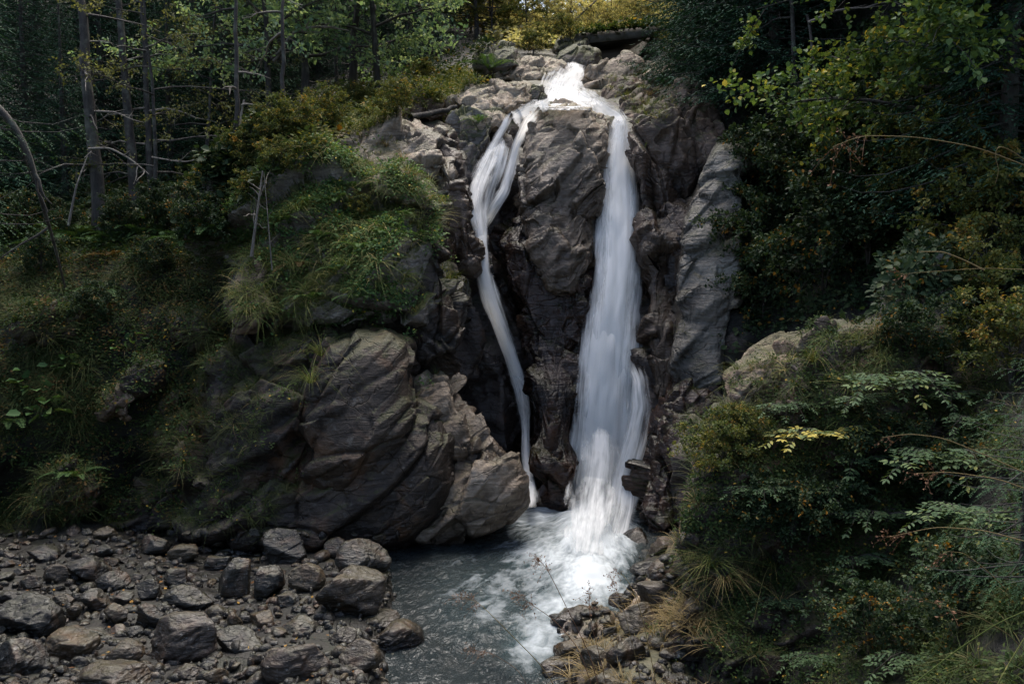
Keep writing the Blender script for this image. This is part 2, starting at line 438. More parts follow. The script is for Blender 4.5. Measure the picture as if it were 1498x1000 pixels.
# left slope
for px, py, Y, r in ((-600, 760, 14.5, .2), (-600, 600, 14, 0), (-600, 400, 16, 0), (-600, 250, 22, 0), (-600, 100, 34, 0), (-600, -150, 48, 0), (-600, -320, 60, 0),
                     (0, 765, 17.2, .4), (0, 650, 17.2, .2), (0, 500, 18.2, 0), (0, 400, 19.8, 0), (0, 330, 23, 0), (0, 270, 29, 0), (0, 180, 39, 0), (0, 60, 50, 0), (0, -150, 62, 0), (0, -320, 70, 0),
                     (200, 770, 17.2, .4), (200, 650, 17.5, .2), (200, 520, 18.2, .1), (200, 420, 19.2, 0), (200, 330, 22, 0), (200, 280, 28, 0), (200, 180, 40, 0), (200, 60, 52, 0), (200, -150, 64, 0), (200, -320, 72, 0),
                     (400, 780, 17.2, .8), (400, 650, 17.6, .5), (400, 500, 18.2, .3), (400, 400, 19, .1), (400, 300, 20.5, 0), (400, 250, 22, 0), (400, 205, 26, 0), (400, 150, 36, 0), (400, 60, 50, 0), (400, -150, 66, 0), (400, -320, 76, 0),
                     (550, 780, 17.8, 1), (550, 640, 18.2, 1), (550, 450, 19, .5), (550, 300, 20, .2), (550, 230, 21.5, .3), (550, 185, 24, .4), (550, 145, 28, .2), (550, 110, 37, 0), (550, 40, 50, 0), (550, -150, 68, 0),
                     (640, 790, 18.2, 1), (640, 640, 18.9, 1), (640, 450, 20.2, 1), (640, 300, 21.4, 1), (640, 215, 22.5, .8), (640, 172, 24.5, .8), (640, 140, 28.5, .4), (640, 108, 34, 0), (640, 50, 46, 0), (640, -150, 70, 0),
                     (700, 745, 19.6, 1), (700, 600, 20.2, 1), (700, 420, 21, 1), (700, 290, 21.9, 1), (700, 200, 23.4, 1), (700, 165, 24.6, 1), (720, 130, 28, 1), (720, 108, 32, .5), (720, 75, 40, 0), (720, 0, 56, 0), (720, -150, 76, 0),
                     (770, 735, 19.8, 1), (770, 600, 20.6, 1), (770, 420, 21.6, 1), (770, 290, 22.4, 1), (760, 200, 23.8, 1), (760, 170, 24.6, 1),
                     (820, 730, 20, 1), (820, 600, 21, 1), (820, 400, 22.2, 1), (820, 250, 23.4, 1), (820, 172, 25, 1), (820, 130, 28, 1), (830, 112, 30.5, 1), (830, 98, 33, 1), (845, 90, 36, .5), (850, 82, 47, .2), (900, 80, 50, 0), (940, 80, 44, 0), (850, 66, 54, 0), (900, 60, 56, 0), (850, 20, 64, 0), (850, -150, 84, 0),
                     (880, 730, 20, 1), (880, 600, 20.8, 1), (880, 400, 21.8, 1), (880, 250, 22.8, 1), (895, 182, 23.6, 1), (890, 165, 25, 1), (900, 130, 28.5, 1), (920, 95, 33, 1),
                     (940, 740, 19.3, 1), (940, 600, 19.8, 1), (940, 400, 21, 1), (940, 250, 22.2, 1), (945, 180, 23.3, 1), (960, 140, 27, .9), (980, 95, 32, .4), (980, 40, 42, 0), (980, -150, 60, 0)):
    cp(px, py, Y, r)
# right bank
for px, py, Y, r in ((1010, 780, 17.6, 1), (1010, 600, 18.8, 1), (1010, 420, 20.2, 1), (1010, 250, 21.6, 1), (1030, 150, 24, .5), (1060, 60, 29, 0), (1060, -150, 40, 0),
                     (1090, 760, 15.5, .6), (1090, 600, 17.2, .5), (1090, 420, 19.2, .4), (1090, 280, 20.6, .2), (1120, 150, 22.5, 0), (1140, 30, 25, 0), (1140, -150, 31, 0),
                     (1200, 560, 15.5, .2), (1200, 430, 16.8, 0), (1200, 300, 18.2, 0), (1220, 150, 20, 0), (1220, 0, 23, 0), (1220, -200, 27, 0), (1220, -330, 30, 0),
                     (1350, 500, 13.6, .1), (1350, 380, 14.6, 0), (1350, 200, 16.2, 0), (1350, 0, 19, 0), (1350, -200, 23, 0),
                     (1500, 500, 10.5, 0), (1500, 380, 12, 0), (1500, 200, 14, 0), (1500, 0, 16.5, 0), (1500, -200, 20, 0),
                     (2100, 800, 5, 0), (2100, 500, 8, 0), (2100, 300, 10, 0), (2100, 0, 13, 0), (2100, -250, 17, 0),
                     (1030, 880, 12.4, .8), (1040, 1000, 9.8, .7), (1050, 1150, 7.6, .3), (1050, 1400, 5.2, .2),
                     (1160, 760, 12.6, .4), (1160, 880, 11, .4), (1160, 1000, 9, .3), (1160, 1150, 7, .1), (1200, 1400, 4.6, 0),
                     (1350, 620, 11, .2), (1350, 760, 9.8, .1), (1350, 900, 8.4, 0), (1350, 1050, 6.6, 0), (1350, 1400, 4.0, 0),
                     (1500, 640, 8.6, 0), (1500, 800, 7.2, 0), (1500, 1000, 5.6, 0), (1500, 1400, 3.6, 0), (2100, 1000, 4.2, 0), (2100, 1400, 3.2, 0)):
    cp(px, py, Y, r)
CP = np.array(CP)

def tps(pts, vals, lam):
    n = len(pts)
    d = np.sqrt(((pts[:, None] - pts[None]) ** 2).sum(-1))
    K = np.where(d > 0, d * d * np.log(d + 1e-9), 0) + lam * np.eye(n)
    A = np.zeros((n + 3, n + 3)); A[:n, :n] = K
    Q = np.hstack([np.ones((n, 1)), pts]); A[:n, n:] = Q; A[n:, :n] = Q.T
    b = np.zeros((n + 3, vals.shape[1])); b[:n] = vals
    return np.linalg.solve(A, b)

def tps_eval(pts, sol, q):
    out = np.zeros((len(q), sol.shape[1])); n = len(pts)
    for s in range(0, len(q), 8000):
        qq = q[s:s + 8000]
        d = np.sqrt(((qq[:, None] - pts[None]) ** 2).sum(-1))
        K = np.where(d > 0, d * d * np.log(d + 1e-9), 0)
        out[s:s + 8000] = K @ sol[:n] + sol[n] + qq @ sol[n + 1:]
    return out

pn = CP[:, :2] / 500.0
sol = tps(pn, np.stack([1 / CP[:, 2], CP[:, 3]], 1), 0.0008)
gx = np.arange(-620, 2110, 5.0); gy = np.arange(-320, 1420, 5.0)
GX, GY = np.meshgrid(gx, gy)
q = np.stack([GX.ravel(), GY.ravel()], 1)
ev = tps_eval(pn, sol, q / 500.0)
TY = 1 / np.clip(ev[:, 0], 1 / 110.0, 1 / 2.8)
TR = np.clip(ev[:, 1], 0, 1)
TV = P(q[:, 0], q[:, 1], TY)
nr, nc = GX.shape
idx = np.arange(nr * nc).reshape(nr, nc)
TF = np.stack([idx[:-1, :-1].ravel(), idx[1:, :-1].ravel(), idx[1:, 1:].ravel(), idx[:-1, 1:].ravel()], 1)

# water courses: photo pixel, half width in pixels
FALL_R = [(910, 176, 17), (908, 200, 21), (905, 235, 26), (905, 300, 31), (903, 380, 34), (899, 440, 37), (894, 500, 43), (889, 560, 49), (884, 620, 54), (880, 680, 54), (874, 720, 50), (868, 750, 46)]
FALL_L = [(752, 164, 14), (744, 180, 17), (733, 205, 18), (718, 238, 22), (704, 270, 24), (698, 305, 21), (702, 340, 13), (706, 372, 10), (707, 400, 14), (716, 435, 17), (732, 480, 15), (748, 525, 13), (762, 570, 13), (768, 605, 12), (769, 640, 8), (771, 680, 9), (775, 715, 12), (778, 742, 17)]
CASC = [(846, 100, 14), (838, 112, 20), (830, 125, 27), (824, 140, 36), (818, 157, 46)]
fallpts = []
for L, Ya, Yb in ((FALL_R, 22.6, 19.2), (FALL_L, 23.6, 19.4), (CASC, 31, 25)):
    A = np.array(L, float)
    ts = (A[:, 1] - A[0, 1]) / (A[-1, 1] - A[0, 1])
    for tt in np.linspace(0, 1, 30):
        fallpts.append(P(np.interp(tt, ts, A[:, 0]), np.interp(tt, ts, A[:, 1]), Ya + (Yb - Ya) * tt))
fallpts = np.array(fallpts)

def wetness(V):
    out = np.full(len(V), 9.0)
    for f in fallpts:
        out = np.minimum(out, np.sqrt(((V - f) ** 2 * np.array([1, 0.5, 0.35])).sum(1)))
    w = np.clip((3.1 - out) / 1.3, 0, 1)
    w = w * np.clip((9.3 - V[:, 2]) / 2.3, 0.08, 1)
    return np.maximum(w, np.clip((0.28 - V[:, 2]) / 0.2, 0, 1) * 0.9)

# the valley opens to the sky upstream
fx, fy = q[TF[:, 0], 0], q[TF[:, 0], 1]
TF = TF[~((np.abs(fx - 835) < 75 + 25 * np.sin(fx * .11)) & (fy < 12 + 9 * np.sin(fx * .07) + 5 * np.sin(fx * .21))) & ~((np.abs(fx - 812) < 48) & (fy < 24 + 6 * np.sin(fx * .15)))]
tn = vnormals(TV, TF)
tn *= np.where((tn[:, 1:2] * 1 - tn[:, 2:3] * 0.3) > 0, -1, 1)
disp = fracture(TV, 3, 1.5, 1.0, True)
soft = fbm(TV * 0.5, 4, 91) * 0.5 + fbm(TV * 2.2, 3, 95) * 0.12
gy_ = np.abs(np.gradient(TY.reshape(nr, nc), axis=0)).ravel()
depthk = np.clip(TY / 16.0, 0.25, 1.2) * np.clip(0.07 / (gy_ + 1e-6), 0.10, 1.0)
TV = TV + tn * ((disp * 0.9 * TR + soft * (1 - TR) * 0.9) * depthk)[:, None]
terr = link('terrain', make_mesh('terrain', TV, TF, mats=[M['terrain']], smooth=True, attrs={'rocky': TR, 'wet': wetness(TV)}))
tag(terr, 'rocky wooded gorge ground under the trees and around the pool', 'terrain', kind='structure')

gm = make_mesh('ground', [(-150, -40, -1.5), (150, -40, -1.5), (150, 130, -1.5), (-150, 130, -1.5)], [(0, 1, 2, 3)], mats=[M['terrain']], attrs={'rocky': [0] * 4, 'wet': [0] * 4})  # unseen plane added under the terrain to stop light from beneath
tag(link('ground', gm), 'unseen ground sheet added under the gorge to block light from below', 'ground', kind='structure')

tbvh = BVHTree.FromPolygons(TV.tolist(), TF.tolist())
SOLID_V, SOLID_F, SOLID_N = [TV], [TF], len(TV)

def add_solid(V, F):
    global SOLID_N
    SOLID_V.append(V); SOLID_F.append(F + SOLID_N); SOLID_N += len(V)

def cast(bvh, px, py):
    d = ray(px, py)
    h = bvh.ray_cast(Vector(CAM), Vector(d))
    return h

def drop(bvh, x, y, z=60.0):
    return bvh.ray_cast(Vector((x, y, z)), Vector((0, 0, -1)))

# ------------------------------------------------------------------ rock masses
_cs = {}
def cubesphere(n):
    if n in _cs: return _cs[n]
    V, F = [], []
    lin = np.tan(np.linspace(-1, 1, n + 1) * math.pi / 4)
    A, B = np.meshgrid(lin, lin, indexing='ij')
    one = np.ones_like(A)
    base = 0
    for f in ((one, A, B), (-one, B, A), (B, one, A), (A, -one, B), (A, B, one), (B, A, -one)):
        p = np.stack(f, -1).reshape(-1, 3)
        V.append(p / np.linalg.norm(p, axis=1)[:, None])
        ii = np.arange((n + 1) ** 2).reshape(n + 1, n + 1) + base
        F.append(np.stack([ii[:-1, :-1].ravel(), ii[1:, :-1].ravel(), ii[1:, 1:].ravel(), ii[:-1, 1:].ravel()], 1))
        base += (n + 1) ** 2
    V = np.concatenate(V); F = np.concatenate(F)
    key = np.round(V, 5)
    _, first, inv = np.unique(key, axis=0, return_index=True, return_inverse=True)
    V = V[first]; F = inv.reshape(-1)[F]
    _cs[n] = (V, F)
    return V, F

def rock(name, label, cat, outline, Y0, front, back, mat, seed, n=44, lean=0.3, skew=0.0, amp=0.6, size=1.3, box=0.6, flat=0.55, group=None, wall=False):
    """closed lump of rock whose outline, seen from the stream, is the given one"""
    n = int(n * 1.45); amp = amp * 1.25
    D, F = cubesphere(n)
    O = np.array(outline, float)
    c = np.array([(O[:, 0].min() + O[:, 0].max()) / 2, (O[:, 1].min() + O[:, 1].max()) / 2]) * 0.4 + O.mean(0) * 0.6
    # resample the outline by angle around c
    seg = []
    for a, b in zip(O, np.roll(O, -1, 0)):
        for t in np.linspace(0, 1, 12, endpoint=False): seg.append(a + (b - a) * t)
    S = np.array(seg) - c
    ang = np.arctan2(S[:, 1], S[:, 0]); rad = np.hypot(S[:, 0], S[:, 1])
    o = np.argsort(ang); ang, rad = ang[o], rad[o]
    th = np.arctan2(-D[:, 2], D[:, 0])
    r = np.interp(th, ang, rad, period=2 * math.pi)
    sp = np.hypot(D[:, 0], D[:, 2])
    sp = sp ** box
    px = c[0] + np.cos(th) * r * sp; py = c[1] + np.sin(th) * r * sp
    dy = np.sign(D[:, 1]) * np.abs(D[:, 1]) ** flat
    hz = (c[1] - py) / FPX * Y0; hx = (px - c[0]) / FPX * Y0
    Y = Y0 + np.where(dy < 0, dy * front, dy * back) + lean * hz + skew * hx
    V = P(px, py, Y)
    nn = vnormals(V, F)
    cen = V.mean(0)
    if ((V - cen) * nn).sum() < 0:
        nn = -nn; F = F[:, ::-1]
    V = V + nn * (fracture(V, seed, size, amp, wall) + 0.12 * size * amp * fbm(V * 0.8, 3, seed + 77))[:, None]
    wet = wetness(V)
    add_solid(V, F)
    base = np.array([V[:, 0].mean(), V[:, 1].mean(), V[:, 2].min()])
    ob = link(name, make_mesh(name, V - base, F, mats=[M[mat]], smooth=False, attrs={'wet': wet, 'rocky': np.ones(len(V))}), loc=base)
    tag(ob, label, cat, group, 'thing')
    return ob

# the falls' rocks
rock('rock_pillar', 'tall dark wet rock pillar base between the two waterfalls', 'rock', [(742, 330), (765, 290), (800, 280), (850, 285), (876, 300), (872, 380), (865, 430), (853, 480), (843, 560), (834, 640), (828, 742), (795, 748), (786, 640), (778, 560), (762, 480), (740, 420), (728, 370)], 20.7, .9, 2.2, 'rock_wet', 11, 70, .38, size=1.1, amp=.7, wall=True)
rock('rock_dome', 'pale fractured rock dome with mossy crown topping the pillar between falls', 'rock', [(765, 200), (778, 172), (800, 157), (832, 154), (865, 167), (888, 182), (893, 205), (884, 235), (880, 285), (870, 340), (860, 400), (835, 450), (800, 430), (770, 365), (758, 290), (762, 230)], 21.7, 1.1, 2.4, 'rock_pale', 12, 74, .46, size=1.0, amp=.5)
rock('mossy_wall', 'dark green mossy rock wall left of the narrow waterfall top', 'rock', [(668, 168), (700, 160), (732, 168), (716, 205), (700, 240), (686, 292), (672, 290), (664, 220)], 23.0, .7, 2, 'rock_moss', 13, 40, .3, size=.9, wall=True)
rock('rock_slab', 'long pale striated slab beside the pool above the narrow fall', 'rock', [(655, 152), (690, 135), (730, 122), (772, 128), (782, 148), (760, 160), (720, 166), (675, 168)], 25.6, 1.2, 1.6, 'rock_pale', 14, 44, 1.2, size=.8)
rock('rock_slab', 'small pale flat slab right at the lip of the narrow waterfall', 'rock', [(684, 170), (718, 161), (745, 172), (738, 190), (700, 192)], 23.7, .8, 1, 'rock_pale', 15, 30, .9, size=.6)
rock('boulder', 'mossy dark boulder at the left edge of the upper cascade', 'boulder', [(768, 132), (788, 127), (799, 140), (793, 157), (772, 158)], 25.9, .6, .8, 'rock_moss', 16, 26, .4, size=.6)
# left knoll
rock('rock_knoll', 'grass covered rocky knoll above the big brown boulders', 'rock', [(345, 270), (400, 238), (470, 232), (550, 243), (615, 290), (636, 340), (640, 420), (630, 480), (560, 490), (470, 490), (390, 475), (350, 450), (330, 350)], 18.6, 1.2, 3, 'rock_moss', 17, 70, .45, size=1.4, amp=.8)
rock('rock_slab', 'broad pale sloping rock slab on top of the grassy knoll', 'rock', [(455, 228), (490, 197), (545, 180), (600, 185), (645, 195), (665, 225), (660, 262), (600, 262), (540, 258), (480, 248)], 21.0, 1.3, 1.8, 'rock_pale', 18, 60, 1.0, size=1.1)
rock('rock_outcrop', 'striated brown rock face sloping down to the narrow waterfall', 'rock', [(612, 192), (650, 192), (668, 215), (674, 260), (690, 330), (700, 372), (670, 402), (648, 395), (630, 330), (615, 260)], 20.7, .8, 2, 'rock_mid', 19, 50, .4, size=.9, amp=.8, wall=True)
rock('rock_slab', 'smooth pale grey slab poking out of the knoll grass', 'rock', [(546, 256), (590, 246), (612, 260), (629, 290), (623, 307), (580, 294), (552, 276)], 18.5, .7, 1, 'rock_pale', 20, 36, .7, size=1.2, amp=.25)
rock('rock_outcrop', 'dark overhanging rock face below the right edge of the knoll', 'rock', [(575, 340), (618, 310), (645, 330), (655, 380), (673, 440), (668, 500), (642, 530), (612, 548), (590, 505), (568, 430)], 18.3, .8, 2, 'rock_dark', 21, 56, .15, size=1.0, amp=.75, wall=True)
rock('rock_slab', 'pinkish sunlit ledge beside the middle of the narrow waterfall', 'rock', [(645, 378), (668, 347), (694, 335), (701, 365), (692, 395), (652, 402)], 20.3, .6, 1.2, 'rock_tan', 22, 34, .5, size=.7)
rock('rock_spike', 'pointed grey rock standing out of the left slope', 'rock', [(350, 405), (371, 372), (392, 378), (402, 410), (392, 450), (372, 482), (345, 492), (333, 455)], 17.3, .6, 1.5, 'rock_mid', 23, 44, .3, size=1.2, amp=.4)
# big boulders at the left of the pool
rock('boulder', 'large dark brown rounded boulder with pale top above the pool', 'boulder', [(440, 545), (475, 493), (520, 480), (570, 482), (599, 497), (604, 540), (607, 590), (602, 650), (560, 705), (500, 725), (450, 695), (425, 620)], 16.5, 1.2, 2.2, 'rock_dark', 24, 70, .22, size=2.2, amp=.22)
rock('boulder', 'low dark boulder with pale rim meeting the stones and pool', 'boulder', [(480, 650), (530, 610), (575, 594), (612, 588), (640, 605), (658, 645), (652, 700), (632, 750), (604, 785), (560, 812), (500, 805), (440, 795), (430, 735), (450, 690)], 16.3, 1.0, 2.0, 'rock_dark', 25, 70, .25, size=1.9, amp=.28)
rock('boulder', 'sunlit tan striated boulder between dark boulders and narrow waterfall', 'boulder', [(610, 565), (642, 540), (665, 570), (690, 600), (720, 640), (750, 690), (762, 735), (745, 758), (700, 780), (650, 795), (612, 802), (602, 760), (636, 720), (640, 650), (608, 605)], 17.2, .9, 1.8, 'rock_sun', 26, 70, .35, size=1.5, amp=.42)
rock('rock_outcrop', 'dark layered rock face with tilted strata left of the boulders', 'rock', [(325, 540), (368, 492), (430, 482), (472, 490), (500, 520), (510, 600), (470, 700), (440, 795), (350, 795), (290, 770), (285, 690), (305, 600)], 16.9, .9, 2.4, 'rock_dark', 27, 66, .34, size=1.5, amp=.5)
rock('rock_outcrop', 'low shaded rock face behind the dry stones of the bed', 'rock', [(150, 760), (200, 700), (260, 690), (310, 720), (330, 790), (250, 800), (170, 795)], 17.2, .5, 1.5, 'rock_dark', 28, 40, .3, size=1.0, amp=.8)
for ol, Y_, sd_, lb in (([(150, 570), (170, 560), (190, 562), (200, 585), (185, 610), (155, 605)], 17.4, 61, 'small pale topped rock poking from the shaded slope'),
                       ([(185, 545), (205, 515), (222, 520), (225, 550), (205, 570), (190, 565)], 17.6, 62, 'upright dark rock in the middle of the shaded slope'),
                       ([(255, 470), (290, 458), (318, 470), (310, 500), (280, 510), (255, 495)], 17.9, 63, 'mossy ledge of rock left of the pointed rock'),
                       ([(20, 455), (60, 448), (120, 462), (115, 490), (60, 498), (20, 485)], 18.3, 64, 'long dark ledge across the upper left slope'),
                       ([(230, 600), (262, 585), (290, 600), (285, 660), (250, 690), (228, 650)], 17.2, 65, 'dark rock showing through hanging grass left of the strata'),
                       ([(60, 690), (100, 670), (140, 690), (150, 740), (100, 760), (60, 745)], 16.9, 66, 'dark wet rock above the stones at the left')):
    rock('rock_outcrop', lb, 'rock', ol, Y_, .45, 1.0, 'rock_dark' if sd_ != 61 else 'rock_mid', sd_, 24, .35, size=.7, amp=.6)
# right wall
rock('rock_wall', 'fractured dark rock wall beside the top of the broad waterfall', 'rock', [(936, 172), (960, 147), (1000, 135), (1040, 150), (1060, 190), (1050, 250), (1025, 300), (1000, 380), (962, 402), (942, 340), (934, 260)], 21.6, .9, 2.5, 'rock_mid', 31, 66, .38, size=1.0, amp=.75, wall=True)
rock('rock_slab', 'tall smooth pale grey leaning slab at the right of the falls', 'rock', [(1030, 245), (1050, 212), (1088, 218), (1092, 280), (1086, 340), (1080, 420), (1068, 500), (1054, 565), (1012, 575), (982, 545), (988, 460), (994, 380), (1006, 300)], 19.25, .6, 1.9, 'rock_grey', 32, 60, .34, skew=-.25, size=1.5, amp=.24, flat=.3)
rock('rock_wall', 'reddish brown jointed rock wall beside the middle of the broad waterfall', 'rock', [(944, 340), (985, 290), (1016, 290), (1010, 380), (1000, 460), (986, 560), (995, 640), (1000, 740), (962, 755), (938, 735), (952, 600), (948, 480)], 19.9, .7, 2, 'rock_tan', 33, 60, .3, size=1.0, amp=.75, wall=True)
rock('rock_wall', 'dark broken rock wall at the foot of the broad waterfall', 'rock', [(962, 620), (1000, 562), (1050, 560), (1062, 640), (1055, 760), (1010, 805), (955, 795), (935, 765), (945, 690)], 17.9, .7, 2, 'rock_wet', 34, 56, .3, size=.8, amp=.85, wall=True)
# above the falls
rock('boulder', 'rounded mossy boulder under the autumn trees near the bridge', 'boulder', [(698, 98), (710, 77), (735, 67), (753, 75), (761, 96), (748, 114), (713, 114)], 30.5, 1, 1.2, 'rock_moss', 35, 30, .4, size=1.0)
rock('boulder', 'grey rounded boulder in front of the bridge abutment', 'boulder', [(813, 99), (825, 82), (850, 74), (872, 80), (879, 95), (850, 106), (825, 108)], 34, 1, 1.4, 'rock_moss', 36, 30, .4, size=1.4, amp=.3)
rock('boulder', 'big pale angular boulder at the right of the upper cascade', 'boulder', [(853, 114), (860, 98), (890, 93), (918, 86), (936, 90), (934, 105), (932, 125), (922, 150), (900, 158), (872, 150), (857, 132)], 30.3, 1.2, 1.6, 'rock_pale', 37, 40, .6, size=1.1)
rock('boulder', 'pale flat boulder under the bridge end near the spruce', 'boulder', [(928, 110), (950, 96), (985, 90), (1002, 112), (985, 140), (952, 162), (932, 140)], 29, 1, 1.5, 'rock_pale', 38, 36, .6, size=1.0)
rock('boulder', 'dark faceted boulder below the big pale angular boulder', 'boulder', [(873, 145), (905, 113), (926, 120), (940, 150), (920, 172), (884, 167)], 27.2, .8, 1.2, 'rock_mid', 39, 30, .4, size=1.2, amp=.5)
rock('boulder', 'mossy stonework like boulder carrying the left end of the bridge', 'boulder', [(814, 72), (826, 62), (858, 60), (864, 70), (860, 84), (838, 92), (816, 88)], 37.4, .8, 1.5, 'rock_moss', 43, 26, .2, size=.8)
rock('rock_slab', 'low brown slab between the upper cascade and the fractured wall', 'rock', [(900, 168), (915, 148), (940, 138), (965, 146), (968, 166), (945, 180), (915, 180)], 25.4, 1.2, 1.4, 'rock_mid', 44, 34, 1.0, size=.7, amp=.6)
rock('rock_slab', 'flat pale slabs edge of the stream left of the bridge', 'rock', [(718, 114), (750, 97), (800, 88), (825, 98), (832, 113), (790, 122), (740, 124)], 31, 1.5, 1.6, 'rock_pale', 40, 36, 1.1, size=.8)
rock('rock_outcrop', 'broken grey rocks at the edge of the left forest plateau', 'rock', [(560, 168), (580, 142), (610, 130), (640, 135), (655, 155), (640, 177), (600, 177)], 24.6, .8, 1.5, 'rock_mid', 41, 40, .5, size=.7, amp=.9)
rock('rock_slab', 'pale rock patch showing through plants on the left slope', 'rock', [(300, 310), (318, 285), (345, 282), (350, 310), (330, 325), (305, 325)], 19.6, .5, 1, 'rock_tan', 42, 24, .6, size=.8)
# right outcrop
rock('rock_slab', 'pale sloping slab forming the left shoulder of the right outcrop', 'rock', [(1068, 550), (1110, 515), (1150, 497), (1186, 486), (1198, 512), (1182, 565), (1150, 610), (1105, 625), (1072, 590)], 12.0, .7, 1.4, 'rock_mid', 51, 50, .5, size=.8, amp=.45)
rock('rock_outcrop', 'dark ridge of rock behind the pale green leafy sprays', 'rock', [(1182, 500), (1205, 482), (1250, 478), (1290, 470), (1350, 470), (1385, 480), (1420, 560), (1400, 660), (1300, 700), (1200, 680), (1160, 600)], 11.3, .8, 1.6, 'rock_dark', 52, 64, .35, size=.7, amp=.6)
rock('rock_outcrop', 'dark overgrown rock bank dropping to the right of the pool', 'rock', [(1020, 640), (1080, 590), (1200, 610), (1330, 640), (1400, 720), (1400, 900), (1320, 1060), (1100, 1090), (1015, 1020), (995, 900), (1005, 760)], 10.9, 1.1, 2.0, 'rock_dark', 53, 70, .45, size=.9, amp=.7)
rock('boulder', 'moss capped boulder with pale edge standing on the right ridge', 'boulder', [(1295, 468), (1300, 430), (1320, 385), (1345, 368), (1375, 375), (1392, 420), (1388, 472), (1340, 478)], 12.0, .6, 1, 'rock_moss', 54, 40, .3, size=.8, amp=.5)

# ledges of the right shore
rock('rock_ledge', 'stepped tan ledge of rock on the right shore below the dark bank', 'rock', [(885, 935), (925, 885), (970, 842), (1000, 830), (1008, 880), (988, 935), (935, 975), (895, 970)], 12.6, .5, 1.2, 'rock_tan', 71, 36, .8, size=.5, amp=.7)
rock('rock_ledge', 'pale cracked ledge of rock at the near end of the foam', 'rock', [(798, 950), (828, 910), (868, 893), (893, 905), (902, 950), (882, 1000), (812, 1005)], 12.2, .5, 1.0, 'rock_pale', 72, 36, .8, size=.5, amp=.6)
abvh = BVHTree.FromPolygons(np.concatenate(SOLID_V).tolist(), np.concatenate(SOLID_F).tolist())

# ------------------------------------------------------------------ loose stones
rng = np.random.default_rng(7)
def stone_shape(rs, n, dims, planes=11):
    D, F = cubesphere(n)
    nrm = rs.normal(size=(planes, 3)); nrm /= np.linalg.norm(nrm, axis=1)[:, None]
    dist = rs.uniform(0.55, 1.0, planes)
    den = D @ nrm.T
    r = np.where(den > 0.05, dist / np.maximum(den, 0.05), 9.0)
    r = np.concatenate([r, np.full((len(D), 1), 1.12)], 1)
    k = 34.0
    rr = -np.log(np.exp(-k * r).sum(1)) / k
    V = D * rr[:, None]
    V = V + D * (fbm(V * 1.6 + rs.uniform(0, 99), 4, int(rs.integers(999))) * 0.07)[:, None]
    V += D * (ridged(V * np.array([2.2, 2.2, 6.0]) + rs.uniform(0, 99), 3, int(rs.integers(999))) * 0.03)[:, None]
    V += D * (fracture(V * 2.0 + rs.uniform(0, 50), int(rs.integers(999)), 1.2, .10))[:, None]
    V = V / np.abs(V).max(0)
    return V * np.array(dims) / 2, F

